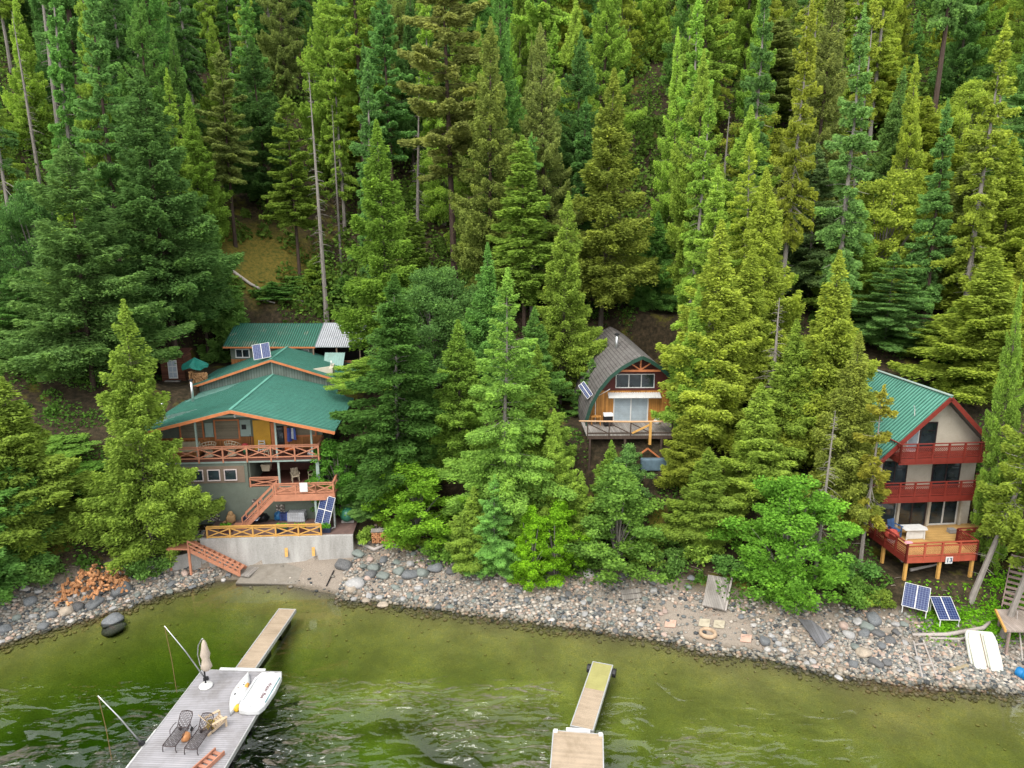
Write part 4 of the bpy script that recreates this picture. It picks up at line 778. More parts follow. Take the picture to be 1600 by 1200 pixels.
o = MB().box(-.5,.5,-.4,.4,0,.62).build('blue_striped_cushion', wood('blue_stripes', (.09,.14,.42), 0, .12, .8, .6, .3, 1), bevel=.05); o.location = WP(449,811); tag(o, 'stack of blue striped cushions on the terrace', 'cushions')
o = MB(); [o.box(-.72+.01*k,.72-.01*k,-.42,.42,.13*k,.13*k+.11) for k in range(6)]; o = o.build('white_cushion', wood('white_quilt', (.62,.64,.68), 0, .14, .06, .7, .1, 1), bevel=.03); o.location = WP(465,812); tag(o, 'pile of white lounge cushions on the terrace', 'cushions')
bc = empty('carved_bear', WP(361,817), .3, 'tan carved wooden figure at the foot of the salmon stair', 'carving'); c_ = blob('b', plain('carved_wood', (.36,.22,.10), .8, .3), (0,0,0), (.38,.3,.5), None, None, 31); c_.name = 'body'; c_.parent = bc; c_ = blob('b', plain('carved_wood', (.36,.22,.10)), (.02,-.05,.68), (.2,.2,.2), None, None, 32); c_.name = 'head'; c_.parent = bc
c_ = MB().tube([(-.35,0,.2),(-.6,-.2,.1)], .1, 7).build('leg', plain('carved_wood', (.36,.22,.10)), bc)
for k, (u, nm) in enumerate([(352, 'first'), (440, 'second'), (467, 'third'), (507, 'last')]):
    p = WP(u, 833); r = empty('planter', (p.x, p.y+.2, TZ), R_(3), ['dark planter of herbs behind the stair end of the yellow railing', 'dark planter of herbs behind the middle of the yellow railing', 'dark planter of herbs below the white cushions', 'dark planter of herbs under the tall solar array'][k], 'planter', 'planters behind the terrace railing')
    MB().prism([(-.42,0),(.42,0),(.48,.38),(-.48,.38)], 'y', -.18, .18).build('box', M_NAVY if k % 2 else M_BRED, r); n = 500; rr = np.random.default_rng(50+k); C = np.stack([rr.uniform(-.42,.42,n), rr.uniform(-.17,.17,n), .36+.35*rr.random(n)**1.5], -1); D = rr.normal(size=(n,3)); D /= np.linalg.norm(D, axis=1, keepdims=True); V, F = leaf_quads(C, D, np.full(n, .12), np.full(n, .06), rr)
    o = link_mesh('foliage', fast_mesh('foliage', V, F, M_LEAF, False, rr.random(n)), None, r); o.color = (.09,.25,.02,1)
# ================================================================ docks
M_GDECK = wood('grey_composite_decking', (.33,.32,.335), 1, .14, .07, .6, .10, 0); M_TAN = wood('tan_grip_decking', (.44,.345,.245), 1, .06, .10, .75, .18, 0); M_ALU = plain('aluminium', (.5,.5,.5), .35, .06, metal=.3)
def dock(name, c0, rz, w_, L, top, mat, label, float_d=.5, cat='dock'):
    r = empty(name, (c0[0], c0[1], 0), rz, label, cat); MB().box(-w_/2+.06, w_/2-.06, .06, L-.06, top-.06, top).build('decking', mat, r)
    f = MB(); z0 = top-.24; f.box(-w_/2, w_/2, 0, .06, z0, top+.015); f.box(-w_/2, w_/2, L-.06, L, z0, top+.015); f.box(-w_/2, -w_/2+.06, .061, L-.061, z0, top+.015); f.box(w_/2-.06, w_/2, .061, L-.061, z0, top+.015); f.build('edge_frame', M_ALU, r)
    n = max(2, int(L/2.2))
    for i in range(n): y = (i+.5)*L/n; MB().box(-w_/2+.08, w_/2-.08, y-.85, y+.85, -.35, z0-.004).build('float', M_BLK, r, bevel=.06)
    return r
DR = R_(-3.0)
gd = dock('grey_dock', (-16.55, 20.4), R_(-2.6), 4.75, 16.1, .5, M_GDECK, 'large grey floating dock carrying the loungers and white boats')
def GD(x, y, z=.5):   # along the grey dock: x from its centre line, y metres back from its shore end
    c, s = math.cos(R_(-2.6)), math.sin(R_(-2.6)); yy = 16.1 - y; return Vector((-16.55 + x*c - yy*s, 20.4 + x*s + yy*c, z))
MB().box(-1.35,1.35,16.1,16.3,.40,.53).build('hinge_plate', M_WHT, gd)
MB().box(-2.5,-2.38,7.0,11.2,.18,.42).build('side_bumper', M_WHT, gd, bevel=.03)
gw = dock('dock_ramp', (-15.72, 36.75), R_(-2.6-1.2), 1.22, 6.6, .46, M_TAN, 'narrow tan ramp leading from the grey dock towards the beach', cat='ramp')
rd = dock('tan_dock', (2.15, 20.4), R_(-6.5), 2.6, 11.1, .46, M_TAN, 'tan floating dock near the photo bottom, mid-lake')
for x in (-1.25, 1.05): MB().box(x, x+.2, 10.9, 11.12, .38, .53).build('corner_bracket', M_WHT, rd)
MB().box(-.62,.62,11.12,11.3,.40,.52).build('hinge_plate', M_WHT, rd)
rr_ = dock('dock_ramp', (3.62, 31.72), R_(-18.0), 1.24, 5.85, .44, M_TAN, 'narrow tan ramp with a greenish end leading off the tan dock', cat='ramp')
al = MB().box(-.56,.56,3.3,5.77,.442,.449).build('algae_film', plain('algae_stained', (.33,.31,.11), .8, .12, 1.5), rr_)
for sx in (-1, 1): o = MB().tube([(sx*.64,5.45,.2),(sx*.86,5.45,.2)], .26, 16).build('roller_wheel', M_BLK, rr_, bevel=.03)
# loungers
def lounger(loc, rz, label):
    r = empty('sun_lounger', loc, rz, label, 'sun lounger', 'ornate metal loungers on the grey dock'); mt = plain('bronze_metal', (.05,.035,.035), .45, .2, metal=.4)
    m = MB()
    for x in (-.33, .33): m.tube([(x,-1.05,.36),(x,.25,.38)], .022, 6)
    m.tube([(-.33,-1.05,.36),(-.15,-1.1,.37),(.15,-1.1,.37),(.33,-1.05,.36)], .022, 6); m.tube([(-.33,.25,.38),(.33,.25,.38)], .02, 6); fr = m.build('frame', mt, r)
    def filigree(y0, y1, f):
        g_ = MB(); n = 9; k = int((y1-y0)/.085)
        for i in range(n):
            a = -.31 + .62*i/(n-1)
            g_.tube([f(a + .03*math.sin(j*1.9+i*2), y0+(y1-y0)*j/k) for j in range(k+1)], .011, 4, False)
        for j in range(k+1):
            g_.tube([f(-.31+.062*q, y0+(y1-y0)*j/k + .025*math.sin(q*1.7+j*2.3)) for q in range(11)], .010, 4, False)
        return g_
    filigree(-1.04,.22,lambda a, b: (a, b, .375)).build('seat', mt, r)
    ang = R_(48); bk = lambda a, b: (a, .27+b*math.cos(ang), .40+b*math.sin(ang)); g_ = filigree(.02,.72,bk)
    arc = [bk(-.31,0), bk(-.33,.6)] + [bk(-.33*math.cos(t_), .60+.17*math.sin(t_)) for t_ in (.5,1.0,1.57,2.14,2.64)] + [bk(.33,.6), bk(.31,0)]; g_.tube(arc, .022, 6, False); g_.build('backrest', mt, r)
    for x in (-.36,.36):
        MB().tube([(x,.30,.62),(x*1.12,.1,.62),(x*1.12,-.22,.58),(x,-.32,.40)], .02, 6).build('armrest', mt, r)
        MB().tube([(x*.92,-1.0,.36),(x*.92,-1.06,.18),(x*.98,-1.04,0)], .022, 6).build('leg', mt, r)
    for x in (-.30,.30): MB().tube([(x,.42,.45),(x,.5,.2)], .02, 6).build('leg', mt, r); MB().tube([(x-.025,.5,.11),(x+.025,.5,.11)], .11, 14).build('wheel', M_BLK, r)
    return r
pA, pB = PZ(283,1152,.5), PZ(316,1156,.5)
lounger(pA, R_(-5), 'ornate bronze metal lounger at the outer side of the grey dock'); lounger(pB, R_(-5), 'ornate bronze metal lounger beside the wooden dock chair')
def adirondack(loc, rz):
    r = empty('adirondack_chair', loc, rz, 'pale slatted wooden armchair standing behind the metal loungers', 'chair'); mt = plain('raw_pale_wood', (.55,.42,.28), .7, .25)
    m = MB()
    for k in range(5): m.beam((-.26+.13*k,.15,.30),(-.30+.15*k,.62,1.0),.11,.025)
    m.build('backrest', mt, r); m = MB()
    for k in range(5): m.beam((-.28,-.42+.13*k,.38-.03*k),(.28,-.42+.13*k,.38-.03*k),.11,.025)
    m.build('seat', mt, r)
    for x in (-.38,.38):
        MB().box(x-.08,x+.08,-.5,.3,.58,.61).build('armrest', mt, r); MB().beam((x*.85,-.45,0),(x*.85,-.45,.57),.05,.1).build('leg', mt, r); MB().beam((x*.8,-.45,.38),(x*.8,.55,.05),.05,.12).build('leg', mt, r)
p = PZ(336,1138,.5); adirondack(p, R_(140))
blob('yellow_bag', plain('mustard_cloth', (.42,.30,.04), .8, .4, 6), PZ(330,1138,.5), (.22,.2,.3), 'mustard yellow bag beside the wooden dock chair', 'bag', 41, amp=.2)
pk = blob('orange_float', plain('orange_peel', (.55,.25,.10), .6, .2), PZ(291,1156,.5), (.2,.27,.24), 'small orange float between the two metal loungers', 'float', 42)
dl = empty('dock_ladder', GD(1.55,14.0), R_(-2.6), 'reddish wooden step unit lying on the grey dock at the photo bottom', 'ladder'); mt = plain('red_cedar_timber', (.42,.19,.12), .7, .3)
pl0 = PZ(338,1182,.5); dl.location = pl0; dl.rotation_euler = (0,0,R_(-22)); m = MB()
for x in (-.28,.28): m.beam((x,-1.9,.12),(x,.25,.12),.07,.22)
m.build('rails', mt, dl); m = MB()
for k in range(7): m.box(-.245,.245,-1.85+.31*k,-1.68+.31*k,.06,.12)
m.build('steps', mt, dl)
# cantilever parasol, folded
ub = empty('folded_parasol', PZ(322,1073,.5), R_(-10), 'folded beige cantilever parasol on a round white base', 'parasol'); MB().lathe([(.05,0),(.36,.0),(.38,.08),(.33,.15),(.12,.20),(.08,.24)], 20).build('base', M_WHT, ub, True)
MB().tube([(0,0,.2),(-.02,0,.9),(-.30,.1,1.3),(-.42,.15,1.9),(-.30,.12,2.5),(0,.05,2.95),(.12,0,3.05)], .032, 8).build('arm', M_STEEL, ub, True); MB().tube([(0,0,.2),(0,0,1.05)], .045, 8).build('pole', M_BLK, ub)
m = MB(); n = 14
for (rr1, z) in [(.03,3.0),(.10,2.8),(.15,2.45),(.22,2.1),(.16,1.8),(.20,1.55),(.25,1.3),(.13,1.08)]:
    for k in range(n): a = k*6.2832/n; q = rr1*(1+.28*(k % 2)); m.v.append((.16+q*math.cos(a), q*math.sin(a), z))
for j in range(7):
    for k in range(n): a, b_ = j*n+k, j*n+(k+1) % n; m.f.append((a, a+n, b_+n, b_))
m.build('canopy', plain('beige_canopy', (.50,.42,.34), .85, .15), ub, True)
# mooring whips
for (tip, foot, lab) in [((257,978),(322,1062),'long steel mooring pole with a hanging rope beside the folded parasol'), ((153,1087),(222,1163),'long steel mooring pole with a hanging rope lower on the grey dock')]:
    fz = PZ(*foot, .52); tp = PY(*tip, fz.y - .3); r = empty('mooring_pole', fz, 0, lab, 'mooring pole', 'mooring poles on the grey dock'); d = tp - fz
    MB().tube([(0,0,0), d*.5 + Vector((0,0,.12)), d], [.045,.036,.022], 8).build('pole', M_STEEL, r, True); MB().box(-.12,.12,-.1,.1,-.02,.16).build('base', M_BLK, r)
    e = Vector((tp.x + .35, tp.y - .2, .05)) - fz; MB().tube([d, d.lerp(e, .5) + Vector((.05,0,0)), e], .016, 5).build('rope', plain('brown_rope', (.22,.13,.06)), r)
# white boats on the dock
def hull(name, L, W, Hh, mat, parent, pw=2.2, pointy=1.0, flat=.35, top=True):
    m = MB(); n, k = 20, 9
    for i in range(n+1):
        t = i/n*2-1; w_ = W/2*max(.012, (1-abs(t)**pw))**pointy
        for j in range(k): a = math.pi*j/(k-1); m.v.append((w_*math.cos(a), t*L/2, Hh*(math.sin(a)**flat)*(1-.25*abs(t)**3)))
    for i in range(n):
        for j in range(k-1): a = i*k+j; m.f.append((a, a+1, a+1+k, a+k))
        m.f.append((i*k, (i+1)*k, (i+1)*k+k-1, i*k+k-1))
    return m.build(name, mat, parent, True)
M_GEL = plain('white_gelcoat', (.60,.61,.61), .3, .04, bmp=.02); M_GELY = plain('aged_gelcoat', (.56,.57,.49), .4, .10, 1.5)
c1, c2 = PZ(388,1056,.5), PZ(361,1117,.5); mid = (c1+c2)/2; L = (c1-c2).length
ky = empty('white_kayak', mid, math.atan2(-(c1-c2).x, (c1-c2).y), 'slim white kayak pointed at both ends, lying on the grey dock', 'kayak'); hull('hull', L*1.06, .95, .32, M_GEL, ky, 1.7, 1.0, .8)
for x, y, r0 in ((.08,.45,.07), (-.12,.2,.05), (-.14,-.35,.07), (.1,.62,.04)): MB().lathe([(r0,.24),(r0*.9,.31)], 12, (x,y,0)).build('hatch', M_BLK if r0 > .06 else M_TAUPE, ky)
b1, b2 = PZ(420,1062,.5), PZ(392,1108,.5); mid = (b1+b2)/2; L = (b1-b2).length + .35
wbt = empty('white_sailboat', mid + Vector((.1,-.1,0)), math.atan2(-(b1-b2).x, (b1-b2).y), 'broad white dinghy lying at the corner of the grey dock with lettering', 'dinghy')
m = MB(); pr_o = [(-.48,-L/2),(0,-L/2-.06),(.48,-L/2),(.62,-L*.38),(.70,0),(.64,L*.36),(.5,L/2),(.2,L/2-.05),(0,L/2+.05),(-.2,L/2-.05),(-.5,L/2),(-.64,L*.36),(-.70,0),(-.62,-L*.38)]
m.prism(pr_o, 'z', .0, .34); m.build('hull', M_GEL, wbt, bevel=.07)
m = MB(); m.box(-.62,-.52,-L*.3,L*.3,.30,.42); m.box(.5,.56,-L*.34,L*.34,.33,.37); m.build('gunwale', M_GEL, wbt, bevel=.02); MB().box(.57,.60,-L*.32,L*.34,.335,.36).build('side_stripe', plain('teal_stripe', (.03,.20,.22)), wbt); MB().lathe([(.03,.33),(.02,.36)], 10, (0,-L*.44,0)).build('drain_plug', M_BLK, wbt)
wbt.scale = (1.14,1.14,1)
text_mesh('lettering', 'Water Bee', .27, plain('dark_red_ink', (.10,.02,.03), .6), wbt, (.28,0,.347), (0,0,R_(-90)), .35, .002)
yf = PZ(389,1078,.5); hull_ = blob('yellow_paddle_float', plain('yellow_foam', (.70,.42,.03), .5, .2), PZ(371,1110,.5), (.14,.22,.2), 'yellow float wedged between the two white boats, lake end', 'float', 44); blob('orange_paddle', plain('amber_foam', (.70,.33,.06), .5, .2), PZ(386,1077,.5), (.12,.28,.2), 'amber float wedged between the two white boats, shore end', 'float', 45)
# ================================================================ right shore things
def on_ground(o, x, y, rz=0, dz=0, tilt=None):
    o.location = (x, y, gz(x, y)+dz); e = .4; gx = (gz(x+e,y)-gz(x-e,y))/(2*e); gy = (gz(x,y+e)-gz(x,y-e))/(2*e); nrm = Vector((-gx,-gy,1)).normalized() if tilt is None else tilt
    o.rotation_mode = 'QUATERNION'; o.rotation_quaternion = nrm.to_track_quat('Z','Y') @ Matrix.Rotation(rz, 4, 'Z').to_quaternion(); 
    q = nrm.to_track_quat('Z','X'); return o
def gpt(u, v):     # where the pixel's ray meets the terrain
    a, y, c = ray(u, v); t = 20/y
    while t*y < 120:
        if CAMH + c*t < gz(a*t, y*t): break
        t += .06/y
    return Vector((a*t, y*t, gz(a*t, y*t)))
p = gpt(1425,968); solar('beach_solar_panel', (p.x,p.y-.1,p.z+.8), R_(-33), R_(34), 2, .74, 1.75, 'beach solar panel pair turned away, nearer the big rounded maple', group='solar racks on the beach'); p = gpt(1482,983); solar('beach_solar_panel', (p.x,p.y,p.z+.55), R_(-2), R_(34), 2, .66, 1.6, 'beach solar panel pair facing straight out, above the driftwood', group='solar racks on the beach')
p = gpt(1538,1034); dg = empty('upturned_dinghy', (p.x,p.y+.1,p.z+.18), R_(2), 'old off-white dinghy hull propped up on the cobble bank', 'dinghy'); dg.rotation_euler = (R_(44),0,R_(-10)); L = 3.1
m = MB(); m.prism([(-.62,-L/2),(.62,-L/2),(.86,-L*.36),(.92,0),(.86,L*.4),(.74,L/2),(-.70,L/2),(-.84,L*.4),(-.9,0),(-.86,-L*.36)], 'z', 0, .22); m.build('hull', M_GELY, dg, bevel=.09)
m = MB(); m.prism([(-.78,-L*.36),(-.52,-L*.46),(-.10,-L*.47),(-.10,L*.42),(-.62,L*.46),(-.80,L*.3)], 'z', .21, .38); m.build('side_tank', M_GELY, dg, bevel=.08); m = MB(); m.prism([(.10,-L*.47),(.54,-L*.46),(.80,-L*.36),(.82,L*.3),(.66,L*.46),(.10,L*.42)], 'z', .21, .38); m.build('side_tank', M_GELY, dg, bevel=.08); MB().box(-.02,.02,-L*.2,L*.44,.222,.25).build('centre_line', M_TAUPE, dg); MB().box(.0,.24,-L*.40,-L*.27,.225,.30).build('rudder_fitting', M_BLK, dg)
p = gpt(1597,1063); br_ = empty('blue_barrel', (p.x+.2,p.y,p.z+.3), R_(-25), 'bright blue plastic barrel lying at the waterline', 'barrel'); q_ = MB().lathe([(.27,-.5),(.30,-.46),(.31,-.15),(.29,-.12),(.31,-.09),(.31,.25),(.29,.28),(.31,.31),(.30,.46),(.27,.5),(.26,.5),(.25,.47),(.02,.47)], 20).build('shell', plain('blue_plastic_drum', (.01,.17,.42), .35, .1), br_, True); q_.rotation_euler = (R_(90),0,R_(50))
def plank(u0, v0, u1, v1, wd, th, mat, name, label, cat, dz=.08):
    a, b_ = gpt(u0, v0), gpt(u1, v1); c = (a+b_)/2; o = MB().beam(a-c, b_-c, wd, th).build(name, mat, bevel=.01); o.location = c + Vector((0,0,dz)); return tag(o, label, cat)
def tubeobj(pts, rs, mat, name, label, cat, n=8):
    ps = [gpt(u, v) + Vector((0,0,dz)) for u, v, dz in pts]; c = ps[0].copy(); o = MB().tube([q-c for q in ps], rs, n).build(name, mat, None, True); o.location = c; return tag(o, label, cat)
M_DRIFT = plain('driftwood', (.40,.36,.33), .9, .25, 3, stretch=(6,6,1), bmp=.5)
tubeobj([(1425,996,.15),(1480,996,.2),(1535,988,.25),(1545,980,.3)], [.10,.13,.13,.09], M_DRIFT, 'driftwood_log', 'long curved grey driftwood log below the beach solar racks', 'log'); tubeobj([(1452,1000,.1),(1500,1002,.12),(1540,992,.15)], [.07,.09,.09], M_DRIFT, 'driftwood_log', 'thinner driftwood log lying along the lake side of the long curved one', 'log')
tubeobj([(1390,858,.1),(1410,880,.1)], [.1,.08], M_DRIFT, 'driftwood_log', 'grey pole lying by the corner of the red deck', 'log'); tubeobj([(1422,893,.1),(1470,884,.15)], [.12,.06], M_DRIFT, 'driftwood_log', 'pale log lying in the shade under the red deck', 'log')
ldd = empty('beach_ladder', gpt(1448,1030), 0, 'grey wooden ladder lying on the cobble bank into the water', 'ladder'); o0 = Vector(ldd.location); m = MB(); e1 = [gpt(1427,1005), gpt(1441,1063)]; e2 = [gpt(1442,1003), gpt(1463,1060)]
for e in (e1, e2): m.tube([e[0]-o0+Vector((0,0,.12)), e[1]-o0+Vector((0,0,.12))], .05, 6)
m.build('rails', M_DRIFT, ldd); m = MB()
for t_ in (.12, .68): m.beam(e1[0].lerp(e1[1], t_)-o0+Vector((0,0,.16)), e2[0].lerp(e2[1], t_)-o0+Vector((0,0,.16)), .1, .06)
m.build('rungs', M_DRIFT, ldd)
plank(1484,1050,1512,1043,.22,.12,plain('old_timber',(.33,.27,.17)),'timber_beam','short squared timber beam beside the off-white dinghy','beam'); 
# plank platform, sunk ramp, steps, pavers and the stone ring on the beach
def flat_thing(name, corners, th, mat, label, cat, dz=.1, boards=0):
    ps = [gpt(*c) for c in corners]; c = sum(ps, Vector())/4; zs = [q.z for q in ps]; m = MB(); q = [Vector((p.x-c.x,p.y-c.y,p.z-c.z+dz+th)) for p in ps]; m.slab(q[0], q[1], q[2], q[3], th); o = m.build(name, mat, None, bevel=.012); o.location = c; return tag(o, label, cat)
pf = flat_thing('plank_platform', [(1097,953),(1131,961),(1140,911),(1106,905)], .14, M_GREYW, 'weathered plank platform lying on the stony beach', 'platform', .22)
plank(1133,960,1143,908,.14,.14,M_DRIFT,'edge_board','grey board along the maple side of the plank platform','board',.2)
flat_thing('fallen_boards', [(1280,1016),(1299,1000),(1268,974),(1247,972)], .08, wood('slate_boards',(.17,.17,.18),0,.2,.3,.9,.06,1), 'slate-grey board panel sliding out from under the big rounded maple', 'boards', .15)
for k, (u, v) in enumerate([(988,929),(990,937)]): flat_thing('beach_step', [(u-17,v+4),(u+15,v),(u+13,v-6),(u-19,v-3)], .1, M_GREYW, ['upper grey plank step in the cobbles', 'lower grey plank step in the cobbles'][k], 'step', .08)
M_PAV = plain('pink_paver', (.52,.34,.26), .9, .12); M_PAVG = plain('tan_paver', (.43,.38,.28), .9, .14)
for k, (u, v, mt, lab) in enumerate([(1047,976,M_PAV,'pink square paver nearest mid-beach at the waterline'), (1100,975,M_PAVG,'tan square paver beside the stone ring'), (1123,977,M_PAVG,'mossy tan paver on the maple side of the stone ring'), (1165,999,M_PAV,'orange-pink paver at the waterline nearest the big maple')]):
    flat_thing('paver', [(u-9,v+5),(u+8,v+7),(u+10,v-5),(u-7,v-6)], .06, mt, lab, 'paver', .03)
p = gpt(1106,992); o = MB(); prof = [(.40,.0),(.55,.0),(.58,.12),(.53,.24),(.42,.25),(.36,.18),(.36,.05)]; n = 24
for k in range(n):
    a = k*6.2832/n; o.v += [(q*math.cos(a)*(1+.03*math.sin(k*2.1)), q*math.sin(a), z) for q, z in prof]
for k in range(n):
    for j in range(7): a, b_ = k*7+j, k*7+(j+1) % 7; c, d = ((k+1) % n)*7+(j+1) % 7, ((k+1) % n)*7+j; o.f.append((a, b_, c, d))
o = o.build('fire_ring', plain('clay_ring', (.46,.33,.22), .9, .25, 5), None, True); o.location = p; tag(o, 'round clay-coloured fire ring at the waterline', 'fire ring')
tubeobj([(560,851,.15),(585,862,.15),(600,856,.15)], [.13,.15,.12], M_DRIFT, 'driftwood_log', 'short pale log at the end of the retaining wall', 'log'); tubeobj([(815,904,.1),(845,898,.2)], [.1,.08], M_DRIFT, 'driftwood_log', 'grey log under the maples in the middle of the beach', 'log')
tubeobj([(820,815,1.6),(872,876,.1)], [.03,.05], M_DRIFT, 'bare_branch', 'thin bare pole leaning out of the bank in mid-shore', 'branch', 6)
plank(510,917,522,893,.1,.05,M_BLK,'steel_strip','dark strip crossing the apron beside the boulders','strip',.05)
# moss-clearing deadfall
tubeobj([(350,418,.3),(392,448,.3),(420,462,.3),(475,474,.2)], [.20,.18,.15,.09], M_DRIFT, 'fallen_log', 'grey fallen trunk lying across the mossy clearing', 'fallen trunk'); tubeobj([(402,470,.2),(430,476,.2)], [.10,.07], M_DRIFT, 'fallen_log', 'short fallen pole just below the grey fallen trunk', 'fallen trunk'); tubeobj([(1003,455,.3),(1024,472,.3)], [.12,.09], M_DRIFT, 'fallen_log', 'pale fallen trunk on the bare path behind the arched cabin', 'fallen trunk')
# wooden beach stairs at the right edge with landing and lower steps
bw = empty('wooden_beach_stairs', (31.6,40.2,0), 0, 'weathered wooden stairs and landing beside the leaning trunks', 'stairs'); A, B_ = PY(1612,872,42.6), PY(1597,955,39.9); O = Vector((31.6,40.2,0)); M_WTH = plain('weathered_pink_wood', (.30,.22,.19), .85, .25)
stairs(bw, A-O, B_-O, 2.1, 10, M_WTH, M_WTH, tread_deep=.26, th=.07)
c0 = PZ(1556,952,B_.z); c1 = PZ(1572,985,B_.z-.05); m = MB(); m.slab((c1.x-O.x,c1.y-O.y,c1.z),(c1.x-O.x+3,c1.y-O.y-.1,c1.z),(c0.x-O.x+3.4,c0.y-O.y,c0.z),(c0.x-O.x,c0.y-O.y,c0.z),.12); m.build('landing', wood('landing_boards',(.36,.30,.26),0,.14,.2,.85,.07,1), bw); MB().beam((c0.x-O.x-.02,c0.y-O.y,c0.z-.05),(c1.x-O.x-.02,c1.y-O.y,c1.z-.05),.1,.16).build('edge_beam', M_NEW, bw)
for x, y in ((c0.x+.2,c0.y-.2),(c1.x+.3,c1.y+.1),(c1.x+2.2,c1.y+.1)): MB().box(x-O.x-.06,x-O.x+.06,y-O.y-.06,y-O.y+.06,-.2,c0.z-.15).build('post', M_WTH, bw)
m = MB(); e0, e1_ = PY(1592,975,38.9), PY(1598,1035,37.4); m.tube([e0-O, e1_-O], .05, 6); m.tube([e0-O+Vector((.5,0,0)), e1_-O+Vector((.5,0,0))], .05, 6); m.tube([PY(1590,955,39)-O, PY(1588,980,39)-O], .03, 6); m.build('lower_ladder', M_DRIFT, bw)
# ================================================================ stones
def stone_mesh(name, seed, mat, n=1, sub=2, sq=.62):
    import bmesh; bm = bmesh.new(); bmesh.ops.create_icosphere(bm, subdivisions=sub, radius=1); r = np.random.default_rng(seed); ph = r.random(9)*6.28
    cut = [Vector(r.normal(size=3)).normalized() for _ in range(7)]; cd = .70 + .25*r.random(7)
    for v in bm.verts:
        q = v.co.copy()
        for c, d_ in zip(cut, cd):
            k = q.dot(c)
            if k > d_: q -= c*(k-d_)*.85
        q *= 1 + .06*math.sin(q.x*4+ph[0]) + .05*math.sin(q.y*5+ph[1]+q.z*3); v.co = Vector((q.x, q.y*.82, q.z*sq))
    me = bpy.data.meshes.new(name); bm.to_mesh(me); bm.free(); me.materials.append(mat); me.polygons.foreach_set('use_smooth', [True]*len(me.polygons)); return me
def stonemat():
    m, t, b = new_mat('boulder_stone'); oi = N(t, 'ShaderNodeObjectInfo'); co = coords(t, 'Object'); n1 = noise(t, co, 1.6, 7, .7); n2 = noise(t, co, 9, 4, .7)
    k = ramp(t, n1, [(.3, (.6,.6,.6)), (.7, (1.25,1.22,1.18))]); c = mixc(t, 1.0, oi.outputs['Color'], k, 'MULTIPLY'); c = mixc(t, .3, c, ramp(t, n2, [(.35, (.05,.05,.05)), (.75, (.42,.40,.37))]))
    t.links.new(c, b.inputs['Base Color']); b.inputs['Roughness'].default_value = .8; bump(t, b, n2, .5, .05); return m
M_STONE = stonemat(); SM = [stone_mesh('boulder', 200+i, M_STONE, sub=3) for i in range(8)]
SC_ = {'slate-grey': (.085,.10,.115), 'dark grey': (.05,.055,.062), 'greenish': (.12,.155,.14), 'pale grey': (.33,.33,.33), 'pinkish': (.42,.30,.245), 'tan': (.38,.31,.23), 'white': (.52,.50,.48)}
BOULD = []
def boulder(u, v, wpx, col, zoff=.30, lab=None, sc=None, rz=None):
    p = gpt(u, v); d = p.y*math.cos(PITCH)+(CAMH-p.z)*math.sin(PITCH); s = wpx/2*d/FPX; o = bpy.data.objects.new('boulder', SM[rng.integers(8)]); COL.objects.link(o)
    o.location = (p.x, p.y, p.z + s*.62*zoff); o.scale = sc or (s, s, s*(.8+.4*rng.random())); o.rotation_euler = (rng.normal(0,.15), rng.normal(0,.15), rng.random()*6.28 if rz is None else rz); j = .85+.3*rng.random(); o.color = (*[c*j for c in SC_[col]], 1)
    BOULD.append((o, u, v, wpx, col, lab)); return o
